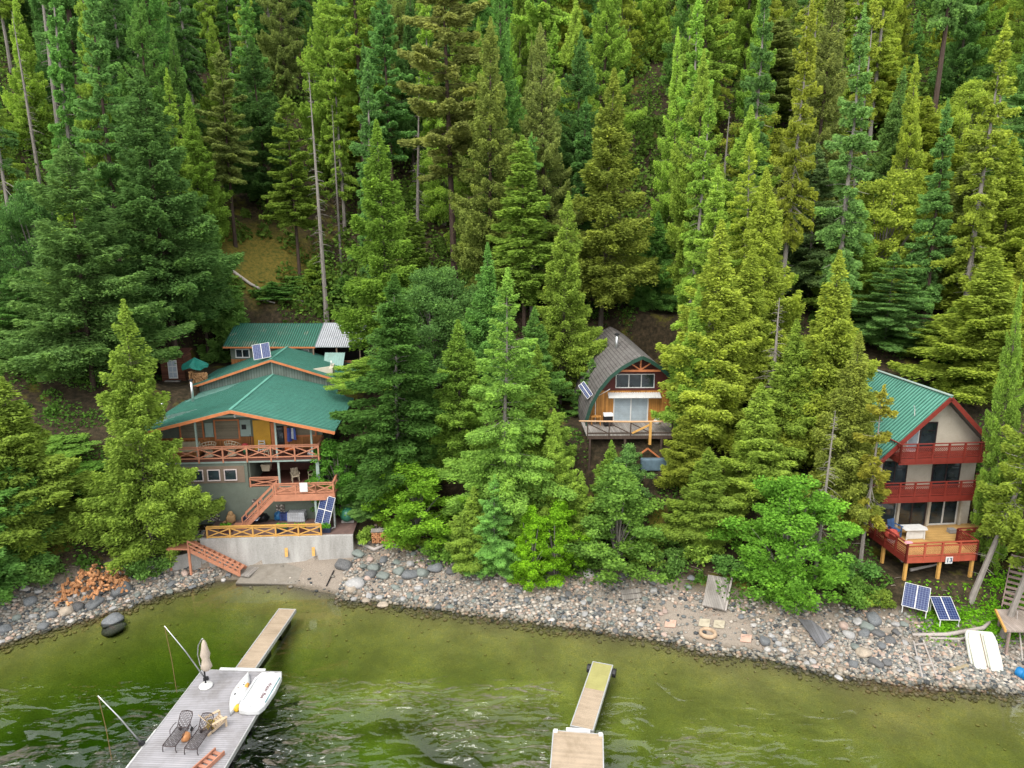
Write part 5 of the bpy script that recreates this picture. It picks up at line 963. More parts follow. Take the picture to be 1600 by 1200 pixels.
for a in [(178,979,34,'slate-grey',.75,'slate boulder standing alone in the water off the stony shore'),(178,985,37,'dark grey',.1,'dark wet base rock under the lone slate boulder in the water'),(48,942,24,'slate-grey'),(40,922,16,'white'),(105,957,26,'tan'),(122,950,22,'dark grey'),(82,963,20,'slate-grey'),(68,980,20,'slate-grey'),(27,967,16,'greenish'),(8,985,22,'slate-grey'),(148,945,28,'slate-grey'),(190,925,32,'slate-grey'),(155,925,26,'dark grey'),
  (205,950,10,'pale grey'),(60,925,14,'pale grey'),(107,940,14,'white'),(118,932,12,'white'),
  (537,886,28,'dark grey'),(560,868,22,'greenish'),(566,852,14,'slate-grey'),(578,876,14,'pinkish'),(568,888,16,'greenish'),(580,900,22,'dark grey'),(598,902,22,'greenish'),(600,876,16,'slate-grey'),(584,890,20,'greenish'),(624,895,22,'greenish'),(640,900,28,'slate-grey'),(660,898,24,'greenish'),(680,890,26,'slate-grey'),(706,894,20,'dark grey'),(708,868,18,'white'),(646,866,12,'greenish'),(660,884,12,'pinkish'),(555,915,30,'pale grey'),(548,922,20,'tan'),(618,920,16,'greenish'),(575,905,14,'pinkish'),(572,941,14,'tan'),(598,948,18,'tan'),(629,938,12,'pale grey'),(617,935,8,'dark grey'),(641,882,14,'pale grey'),(620,880,14,'greenish'),(676,875,14,'slate-grey'),
  (846,912,20,'tan'),(875,915,18,'pale grey'),(920,899,20,'white'),(899,913,12,'tan'),(900,883,16,'tan'),(810,925,14,'slate-grey'),(790,916,12,'white'),(746,912,12,'greenish'),(786,956,11,'white'),(974,902,18,'dark grey'),(1008,938,14,'greenish'),(1021,925,14,'pale grey'),(1039,956,10,'pinkish'),(866,895,14,'tan'),(1080,905,14,'slate-grey'),(1020,912,16,'dark grey'),(1075,918,12,'greenish'),(852,947,8,'white'),
  (1158,965,12,'slate-grey'),(1177,962,10,'slate-grey'),(1178,978,10,'white'),(1195,1004,22,'slate-grey'),(1230,990,12,'white'),(1242,1001,14,'tan'),
  (1365,970,28,'slate-grey'),(1340,974,18,'pale grey'),(1354,982,22,'greenish'),(1350,992,20,'slate-grey'),(1326,994,20,'pale grey'),(1371,992,22,'dark grey'),(1390,1003,20,'dark grey'),(1377,1012,18,'slate-grey'),(1349,1023,26,'tan'),(1337,1013,18,'greenish'),(1368,1038,24,'dark grey'),(1385,1038,18,'dark grey'),(1333,1040,18,'slate-grey'),(1310,1062,14,'pale grey'),(1313,1048,12,'tan'),(1378,1024,10,'pinkish'),(1318,980,18,'pinkish'),(1398,978,16,'pale grey'),(1400,990,14,'dark grey'),(1362,981,12,'tan'),(1406,1050,10,'pale grey'),(1424,1055,12,'tan'),(1424,1064,8,'pinkish'),(1485,1063,9,'pinkish'),(1298,1012,14,'pale grey'),(1412,978,14,'greenish')]:
    boulder(*a)
_cand = 0
while len(BOULD) < 215 and _cand < 3000:
    _cand += 1; u = rng.uniform(0, 1600); base_v = {0: 0}; x_ = None
    sh_v = float(np.interp(u, [0,120,260,330,390,530,700,900,1060,1180,1300,1400,1500,1600], [1003,968,925,908,905,930,948,975,1000,1020,1048,1062,1068,1078])); v = sh_v - abs(rng.normal(0, 26)) + 6
    if 385 < u < 530 or 1045 < u < 1185 or 258 < u < 385 and rng.random() < .5 or 1500 < u < 1600: continue
    if any(abs(u-b[1]) + 1.6*abs(v-b[2]) < b[3]*.5+8 for b in BOULD): continue
    boulder(u, v, rng.uniform(7, 14), str(rng.choice(list(SC_), p=[.2,.1,.16,.22,.14,.1,.08])))
def near_word(u):
    for lim, s in [(60,'below the broad edge cedar'),(150,'beside the loose firewood heap'),(260,'below the yellow-green shore cedar'),(390,'below the beach stairs'),(560,'by the end of the retaining wall'),(620,'below the short pale log'),(700,'below the neat firewood stack'),(800,'below the pale middle fir'),(900,'below the lime maple'),(960,'below the light green maple'),(1050,'around the plank steps'),(1190,'around the plank platform'),(1300,'below the big rounded maple'),(1350,'beside the slate-grey board panel'),(1420,'beside the turned solar rack')]:
        if u < lim: return s
    return 'below the straight solar rack'
grp = {}
for b in BOULD:
    o, u, v, wpx, col, lab = b; o['category'] = 'rock'; o['group'] = 'boulders along the shore'
    if lab: o['label'] = lab; continue
    size = 'big' if wpx > 21 else 'middling' if wpx > 14 else 'small'
    sh_v = float(np.interp(u, [0,120,260,330,390,530,700,900,1060,1180,1300,1400,1500,1600], [1003,968,925,908,905,930,948,975,1000,1020,1048,1062,1068,1078])); row = 'at the waterline' if v > sh_v-12 else 'mid-beach' if v > sh_v-38 else 'high on the beach'
    grp.setdefault('%s %s rock %s, %s' % (size, col, row, near_word(u)), []).append(b)
for k, bs_ in grp.items():
    bs_.sort(key=lambda b: b[1]); n = len(bs_)
    for i, b in enumerate(bs_): b[0]['label'] = k if n == 1 else k + ', ' + {2: ['the left one','the right one'], 3: ['leftmost of three','middle one of three','rightmost of three']}.get(n, ['first from left','second from left','third from left','fourth from left','fifth from left','sixth from left','seventh from left','eighth from left'])[min(i, 7)]
# the cobbles themselves: far too many to count
def cobbles(name, n, seed, zone, s0, s1, label, cols=None, pal=None):
    r = np.random.default_rng(seed); import bmesh; base = []
    for i in range(6):
        bm = bmesh.new(); bmesh.ops.create_icosphere(bm, subdivisions=1, radius=1)
        for v in bm.verts: v.co *= 1 + .25*(r.random()-.5)
        base.append((np.array([v.co[:] for v in bm.verts]), np.array([[v.index for v in f.verts] for f in bm.faces]))); bm.free()
    P = zone(r, n); n = len(P); Z = ground(P[:,0], P[:,1]); V = []; F = []; off = 0; T = []
    s = s0 + (s1-s0)*r.random(n)**2.6; a = r.random(n)*6.28; tone = r.random(n)
    for i in range(n):
        bv, bf = base[i % 6]; c, sn = math.cos(a[i]), math.sin(a[i]); q = bv*np.array([1, .78, .6])*s[i]; q = np.stack([q[:,0]*c-q[:,1]*sn, q[:,0]*sn+q[:,1]*c, q[:,2]], -1)
        V.append(q + [P[i,0], P[i,1], Z[i]+s[i]*.22]); F.append(bf+off); off += len(bv); T.append(np.full(len(bf), tone[i]))
    me = fast_mesh(name, np.concatenate(V), np.concatenate(F), M_COB, True, np.concatenate(T)); return tag(link_mesh(name, me), label, kind='stuff')
M_COB, t, b = new_mat('cobble_stone'); at = N(t, 'ShaderNodeAttribute', attribute_name='tone'); cc = ramp(t, at.outputs['Fac'], [(0, (.05,.06,.07)), (.12, (.13,.15,.16)), (.25, (.22,.235,.225)), (.4, (.33,.32,.30)), (.55, (.42,.32,.26)), (.68, (.30,.29,.27)), (.8, (.50,.47,.43)), (.92, (.20,.19,.17))], 'CONSTANT')
geo = N(t, 'ShaderNodeNewGeometry'); sp = N(t, 'ShaderNodeSeparateXYZ'); t.links.new(geo.outputs['Position'], sp.inputs[0]); fw = N(t, 'ShaderNodeMapRange'); t.links.new(sp.outputs[2], fw.inputs[0]); fw.inputs[1].default_value = .04; fw.inputs[2].default_value = .16
wc = mixc(t, 1.0, cc, (.42,.38,.30), 'MULTIPLY'); al = mixc(t, .75, wc, (.42,.36,.12)); fb_ = N(t, 'ShaderNodeMapRange'); t.links.new(sp.outputs[2], fb_.inputs[0]); fb_.inputs[1].default_value = -.35; fb_.inputs[2].default_value = .0
cc = mixc(t, 1.0, cc, (.76,.715,.66), 'MULTIPLY'); cc2 = mixc(t, fw.outputs[0], mixc(t, fb_.outputs[0], al, wc), cc); n_ = noise(t, coords(t, 'Object'), 12, 3, .6); cc2 = mixc(t, .25, cc2, mixc(t, 1.0, cc2, ramp(t, n_, [(.3, (.4,.4,.4)), (.7, (1.4,1.4,1.4))]), 'MULTIPLY')); t.links.new(cc2, b.inputs['Base Color']); b.inputs['Roughness'].default_value = .8
def zone_beach(r, n):
    x = r.uniform(-36, 36, n); d = r.uniform(-.5, 1, n); d = np.where(d > 0, np.abs(d)**1.15, d); dmax = np.interp(x, [-36,-24,-23,-13,-11,-4,0,8,16,20,27,36], [5.0,4.6,2,2.2,7.0,5.2,4.3,4.8,4.6,5.6,5,4.5]); y = shore(x) + np.where(d < 0, d*3.0*r.random(n), d*dmax)
    smooth = ((x > -22.2) & (x < -12.6)) | ((x > 9.8) & (x < 15.5) & (y < shore(x) + 3.3) & (y > shore(x)+.25)); keep = (~smooth) | (r.random(n) < np.where(x > 0, .16, .03)); u = (x > 27) & (y > 39.4); return np.stack([x, y], -1)[keep & ~u]
cobbles('cobbles', 30000, 61, zone_beach, .05, .20, 'grey and pink cobbles covering the beach')
def zone_gab(r, n): x = r.uniform(20.3, 30, n); y = shore(x) + r.random(n)*3.0; return np.stack([x, y], -1)
cobbles('cobble_bank', 7000, 62, zone_gab, .05, .14, 'steep bank of pale cobbles beside the off-white dinghy')
def zone_bed(r, n): x = r.uniform(-34, 34, n); y = shore(x) - .4 - 9*r.random(n)**1.6; return np.stack([x, y], -1)
cobbles('lake_bed_stones', 700, 63, zone_bed, .04, .13, 'scattered yellowish stones on the shallow lake bed')

_r = np.random.default_rng(77); _m = MB()
for i in range(620):
    x = _r.uniform(-34, 33); d = abs(_r.normal(3.6, 1.6)); y = float(shore(x)) + max(.1, d); z = gz(x, y)
    if -24 < x < -12 and y > 47: continue
    a = _r.random()*3.14; L = .15 + .7*_r.random()**3; _m.tube([(x-L*math.cos(a), y-L*math.sin(a)*.6, z+.10), (x+.05*_r.normal(), y, z+.15), (x+L*math.cos(a), y+L*math.sin(a)*.6, z+.10)], [.008+.012*_r.random()]*3, 4, False)
tag(_m.build('beach_litter', plain('bleached_twigs', (.30,.25,.20), .9, .4)), 'twigs and small bleached sticks strewn along the beach', kind='stuff')
# ---------------------------------------------------------------- vegetation builders
def conifer(seed, H, R, base=.06, nb=150, n_leaf=26000, e_low=-12, e_top=38, droop=.25, up=.12, hang=.5, lw=(.30,.10), prof_p=.85, broken=.25, flat=.6, dead=0.0, lean=0.0):
    r = np.random.default_rng(seed)
    t = np.sort(r.random(nb) ** 1.08); az = np.arange(nb) * 2.39996 + r.normal(0, .35, nb)
    ph = r.random(6) * 6.28
    lump = 1 + .24*np.sin(az*2 + ph[0] + t*9) + .18*np.sin(az*3 - t*17 + ph[1]) + .10*np.sin(t*40 + ph[2])
    pr = (1 - t) ** prof_p * np.minimum(1, .50 + t/.16*.5) + .035
    Lb = R * pr * lump * (1 - broken * r.random(nb)) * np.where(r.random(nb) < .05, .45, 1)
    z0 = H * (base + (1 - base) * t * .985)
    el = np.radians(e_low + (e_top - e_low) * t ** 1.2 + r.normal(0, 11, nb))
    droopb = droop * (1 - .7*t) * (1 + .4*r.normal(size=nb)); upb = up * (1 + .5*r.random(nb))
    lx = lambda z: lean * z
    def spine(i, s):
        rad = Lb[i] * s * np.cos(el[i]); dz = Lb[i] * (s*np.sin(el[i]) - droopb[i]*s*s*1.6 + upb[i]*s**4)
        return np.stack([np.cos(az[i])*rad + lx(z0[i]), np.sin(az[i])*rad, z0[i] + dz], -1)
    alive = r.random(nb) > dead * (1 - t) * 1.6
    wgt = (Lb ** 1.45) * alive; cnt = r.multinomial(n_leaf, wgt / wgt.sum())
    bi = np.repeat(np.arange(nb), cnt); n = len(bi)
    K = np.maximum(4, (Lb[bi] * 5).astype(int))
    s = .05 + .95 * (r.random(n) * .97 + .02) ** .62; sk = (np.floor(s*K) + .5) / K
    side = np.where(r.random(n) < .5, -1.0, 1.0)
    Wd = .46 * Lb[bi] * (1 - sk) ** .75 * sk ** .35 + .10
    q = r.random(n) ** .8 * Wd
    P = spine(bi, np.clip(sk + q*.45/np.maximum(Lb[bi], .3), 0, 1.04))
    tang = np.stack([-np.sin(az[bi]), np.cos(az[bi]), np.zeros(n)], -1)
    out = np.stack([np.cos(az[bi]), np.sin(az[bi]), np.zeros(n)], -1)
    P = P + tang * (side*q*.85)[:, None]
    P[:, 2] -= hang * q * (.5 + .8*r.random(n)) + np.abs(r.normal(0, .09, n)) * (1 + 3.2*hang)
    P += r.normal(0, .045, (n, 3))
    D = out*.75 + tang * (side*.45)[:, None]; D[:, 2] = -hang*.8*(.3 + r.random(n)) + upb[bi]*.8
    D += r.normal(0, .42, (n, 3)); D /= np.linalg.norm(D, axis=1, keepdims=True)
    sz = .7 + .6*r.random(n)
    V, F = leaf_quads(P, D, lw[0]*sz, lw[1]*sz, r)
    # leading shoot
    m = n_leaf // 60; tz = r.random(m); C = np.stack([r.normal(0, .07, m)*(1.3-tz)*R/2.5 + lx(H), r.normal(0, .07, m)*(1.3-tz)*R/2.5, H*(.93 + .075*tz)], -1)
    D2 = r.normal(0, .6, (m, 3)); D2[:, 2] += .8; D2 /= np.linalg.norm(D2, axis=1, keepdims=True)
    V2, F2 = leaf_quads(C, D2, np.full(m, lw[0]*.8), np.full(m, lw[1]*.9), r)
    brt = r.random(nb)
    cid = (bi*131 + (sk*K).astype(int)*17 + (side > 0)*7) % 997; crt = r.random(997)
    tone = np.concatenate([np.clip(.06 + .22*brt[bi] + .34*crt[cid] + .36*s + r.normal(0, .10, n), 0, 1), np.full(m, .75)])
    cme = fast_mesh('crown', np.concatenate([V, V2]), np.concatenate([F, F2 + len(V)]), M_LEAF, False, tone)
    tr = MB(); rb = H*.0095 + .04
    zs = [0, H*.02, H*.15, H*.4, H*.7, H*.93, H]
    tr.tube([(lx(z) + .05*math.sin(z*.7 + seed), .05*math.cos(z*.5 + seed), z - .5*(z == 0)) for z in zs], [rb*1.3, rb*1.1, rb*.92, rb*.7, rb*.4, rb*.12, .015], 7)
    for i in range(nb):
        if Lb[i] < .5: continue
        p = [spine(np.array([i]), np.array([q_]))[0] for q_ in (0, .35, .7, .96 if alive[i] else .8)]
        rr = .012 + .010*Lb[i]
        tr.tube(p, [rr, rr*.8, rr*.5, .006], 3, False)
    for k in range(int(nb*.16)):
        i = r.integers(nb); z = z0[i] - .25; a = az[i] + r.normal(0, .4); l = Lb[i]*(.8 + .3*r.random())
        tr.tube([(lx(z), 0, z), (lx(z) + l*.6*math.cos(a), l*.6*math.sin(a), z - .10*l), (lx(z) + l*math.cos(a + .15), l*math.sin(a + .15), z + (.02 - .2*r.random())*l)], [.022, .016, .005], 3, False)
    # dead stubs on the bare lower trunk
    for k in range(int(base*40)):
        z = H*base*(.15 + .8*r.random()); a = r.random()*6.28; l = .3 + R*.35*r.random()
        tr.tube([(lx(z), 0, z), (lx(z) + l*math.cos(a), l*math.sin(a), z - .15*l)], [.025, .006], 3, False)
    return cme, tr
def broadleaf(seed, H, R, ncl=70, n_leaf=26000, leaf=.17, low=.12, clr=.55, sq=1.0):
    r = np.random.default_rng(seed)
    th = r.random(ncl)*6.28; cz = r.random(ncl); rad = R*np.sqrt(r.random(ncl))*np.sqrt(np.clip(1 - np.abs(cz*2 - .75)**2.2*.72, .05, 1))
    rad = rad*(1 + .26*np.sin(2*th + seed) + .20*np.sin(3*th - cz*9 + seed*2) + .12*np.sin(cz*23))
    C = np.stack([np.cos(th)*rad, np.sin(th)*rad, H*(low + (1 - low)*(.90 + .10*np.sin(th*2 + seed))*cz)], -1)
    cr = clr*(.6 + .8*r.random(ncl))*R/2.2; ci = r.choice(ncl, n_leaf, p=cr**2/np.sum(cr**2))
    d = r.normal(size=(n_leaf, 3)); d /= np.linalg.norm(d, axis=1, keepdims=True)
    rr = cr[ci]*(.55 + .5*r.random(n_leaf)); P = C[ci] + d*rr[:, None]*np.array([1.15, 1.15, .62*sq])
    P[:, 2] = np.maximum(P[:, 2], .12); P += r.normal(0, .06, (n_leaf, 3))
    D = d + r.normal(0, .8, (n_leaf, 3)); D[:, 2] *= .45; D /= np.linalg.norm(D, axis=1, keepdims=True)
    sz = leaf*(.5 + 1.0*r.random(n_leaf)); V, F = leaf_quads(P, D, sz, sz*.72, r)
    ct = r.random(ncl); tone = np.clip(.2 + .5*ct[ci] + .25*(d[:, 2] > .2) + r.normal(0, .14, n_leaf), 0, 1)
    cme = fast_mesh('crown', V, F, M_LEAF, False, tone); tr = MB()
    ns = 3 if R > 1.5 else 2
    for k in range(ns):
        a = k*6.28/ns + seed; tr.tube([(.12*math.cos(a), .12*math.sin(a), -.3), (.3*R*math.cos(a)*.5, .3*R*math.sin(a)*.5, H*.4), (.4*R*math.cos(a), .4*R*math.sin(a), H*.85)], [.03+H*.012, .02+H*.008, .015], 6)
    for i in range(0, ncl, 2):
        c = C[i]; tr.tube([(c[0]*.12, c[1]*.12, c[2]*.35), (c[0]*.6, c[1]*.6, c[2]*.75), tuple(c)], [.035, .022, .008], 4, False)
    return cme, tr
def snag(seed, H, R, nb=90, bare=.3):
    r = np.random.default_rng(seed); tr = MB(); rb = H*.010 + .05
    tr.tube([(.04*math.sin(z*H), 0, z*H - .4*(z == 0)) for z in (0, .1, .4, .7, 1)], [rb*1.3, rb, rb*.75, rb*.45, .02], 7)
    br = MB()
    for i in range(nb):
        t = bare + (1 - bare)*r.random(); a = r.random()*6.28; l = R*(1.15 - t)*(.4 + .8*r.random()); z = t*H
        m1 = (l*.55*math.cos(a), l*.55*math.sin(a), z - .05*l); e = (l*math.cos(a + .2), l*math.sin(a + .2), z - .28*l + .15*r.random())
        br.tube([(0, 0, z), m1, e], [.030, .018, .005], 3, False)
        for k in range(3):
            b_ = a + r.normal(0, .7); p = Vector(m1).lerp(Vector(e), r.random()); q = p + Vector((math.cos(b_)*l*.28, math.sin(b_)*l*.28, -.12*l)); br.tube([p, q], [.010, .004], 3, False)
    return br, tr
PROTO = {}
def add_proto(kind, name, crown_me, tr, bark, H, R):
    tme = bpy.data.meshes.new('trunk'); tme.from_pydata(tr.v, [], tr.f); tme.materials.append(bark); tme.update()
    PROTO.setdefault(kind, []).append((name, crown_me, tme, H, R))
Q = 1.45
def mk(kind, name, bark, H, R, seed, **kw):
    kw['n_leaf'] = int(kw.get('n_leaf', 24000)*Q)
    c, t_ = conifer(seed, H, R, **kw); add_proto(kind, name, c, t_, bark, H, R)
# cedars: drooping sprays, dense cone
for i, (H_, R_c) in enumerate([(18, 2.9), (21, 3.2), (16, 2.4), (23, 3.0)]):
    mk('cedar', 'cedar_tree', M_BARK, H_, R_c, 20+i, nb=260, n_leaf=58000, e_low=-8, e_top=34, droop=.24, up=.26, hang=.75, lw=(.17, .08), prof_p=1.0, base=.05 + .03*i, dead=.12)
# layered firs: flat plates of fine needles
for i, (H_, R_c) in enumerate([(19, 3.3), (17, 2.9), (22, 3.3)]):
    mk('fir', 'fir_tree', M_BARKG, H_, R_c, 40+i, nb=170, n_leaf=58000, e_low=-14, e_top=34, droop=.16, up=.06, hang=.28, lw=(.16, .068), prof_p=.9, base=.05, broken=.35)
# big dark hanging spruces
for i, (H_, R_c) in enumerate([(27, 4.2), (30, 4.4)]):
    mk('spruce', 'spruce_tree', M_BARKD, H_, R_c, 60+i, nb=230, n_leaf=70000, e_low=-16, e_top=30, droop=.20, up=.26, hang=.75, lw=(.22, .095), prof_p=.8, base=.10)
mk('highspruce', 'spruce_tree', M_BARKD, 27, 4.2, 66, nb=200, n_leaf=66000, e_low=-16, e_top=30, droop=.20, up=.26, hang=.75, lw=(.22, .095), prof_p=.8, base=.25)
# slim forest conifers
for i, (H_, R_c) in enumerate([(22, 2.1), (25, 2.3), (19, 2.0), (24, 2.6)]):
    mk('slim', 'slim_conifer', M_BARKG if i % 2 else M_BARKD, H_, R_c, 70+i, nb=170, n_leaf=28000, e_low=-22, e_top=28, droop=.16, up=.12, hang=.35, lw=(.23, .10), prof_p=.7, base=.12 + .07*i, broken=.45, dead=.25)
# douglas firs with long bare boles
for i, (H_, R_c) in enumerate([(31, 3.3), (28, 3.0)]):
    mk('bole', 'tall_fir', M_BARKD, H_, R_c, 80+i, nb=130, n_leaf=38000, e_low=-10, e_top=25, droop=.14, up=.14, hang=.3, lw=(.26, .11), prof_p=.55, base=.36, broken=.5, dead=.15)
for i, (H_, R_c) in enumerate([(15, 2.1), (18, 2.6)]):
    mk('sparse', 'thin_conifer', M_BARKG, H_, R_c, 90+i, nb=80, n_leaf=3600, e_low=-25, e_top=15, droop=.15, up=.1, hang=.3, lw=(.32, .11), prof_p=.6, base=.25, broken=.5, dead=.6)
for i, (H_, R_c) in enumerate([(7, 1.7), (5, 1.3)]):
    mk('young', 'young_conifer', M_BARK, H_, R_c, 100+i, nb=70, n_leaf=9000, e_low=0, e_top=35, droop=.15, up=.15, hang=.25, lw=(.22, .075), base=.03)
for i, (H_, R_c, sq) in enumerate([(9, 2.6, 1.2), (7, 2.4, 1.0), (10, 4.2, 1.1)]):
    c_, t_ = broadleaf(110+i, H_, R_c, [170, 130, 420][i], [38000, 30000, 100000][i], .14, .04, [.36, .38, .30][i], sq); add_proto('maple', 'maple_tree', c_, t_, M_BARKG, H_, R_c)
for i, (H_, R_c) in enumerate([(1.6, 1.2), (1.1, 1.0)]):
    c_, t_ = broadleaf(130+i, H_, R_c, 16, 3200, .16, .15, .8, 1.0); add_proto('shrub', 'leafy_shrub', c_, t_, M_BARK, H_, R_c)
for i, (H_, R_c) in enumerate([(20, 1.5), (14, 1.8)]):
    br, t_ = snag(140+i, H_, R_c, 90, .25)
    me_ = bpy.data.meshes.new('branches'); me_.from_pydata(br.v, [], br.f); me_.materials.append(M_BARKG); me_.update()
    add_proto('snag', 'dead_tree', me_, t_, M_BARKG, H_, R_c)
TREES = []
def place_tree(x, y, H, R, kind, tone, label=None, which=None, lean=0.0, lean_y=0.0, jit=.10):
    ps = PROTO[kind]
    i = which if which is not None else min(range(len(ps)), key=lambda k: abs(ps[k][3]-H)*(.5+rng.random()))
    name, cme, tme, ph, pr_ = ps[i]
    z = gz(x, y); r = empty(name, (x, y, z))
    for me, nm in ((tme, 'trunk'), (cme, 'branches' if kind == 'snag' else 'crown')):
        o = bpy.data.objects.new(nm, me); COL.objects.link(o); o.parent = r
        if nm == 'trunk' and kind != 'snag': q_ = min(1.0, .9*(H/ph)/(R/pr_)); o.scale = (q_, q_, 1)
        if nm == 'crown':
            j = 1 + rng.normal(0, jit); o.color = (tone[0]*j*(1+rng.normal(0, .05)), tone[1]*j, tone[2]*j, 1)
    r.scale = (R/pr_, R/pr_, H/ph); r.rotation_euler = (lean_y + rng.normal(0,.02), lean + rng.normal(0,.02), rng.random()*6.28) if abs(lean) + abs(lean_y) < 1e-6 else (lean_y, lean, 0)
    TREES.append(dict(o=r, x=x, y=y, z=z, H=H, R=R, kind=kind, tone=tone, label=label)); return r
def tip_tree(u, v, Y, wpx, kind, tone, label=None, **kw):
    p = PY(u, v, Y); z = gz(p.x, Y); d = Y*math.cos(PITCH) + (CAMH - z)*math.sin(PITCH)
    return place_tree(p.x, Y, max(1.2, p.z - z), wpx*.62*d/FPX, kind, tone, label, **kw)
# base colours (linear) of the foliage kinds
YEL = (.182,.230,.034); YG = (.135,.208,.034); GRN = (.082,.168,.038); DK = (.055,.115,.031); BLU = (.082,.162,.044); OLV = (.122,.160,.044); BRT = (.105,.205,.036); LIM = (.13,.25,.035)
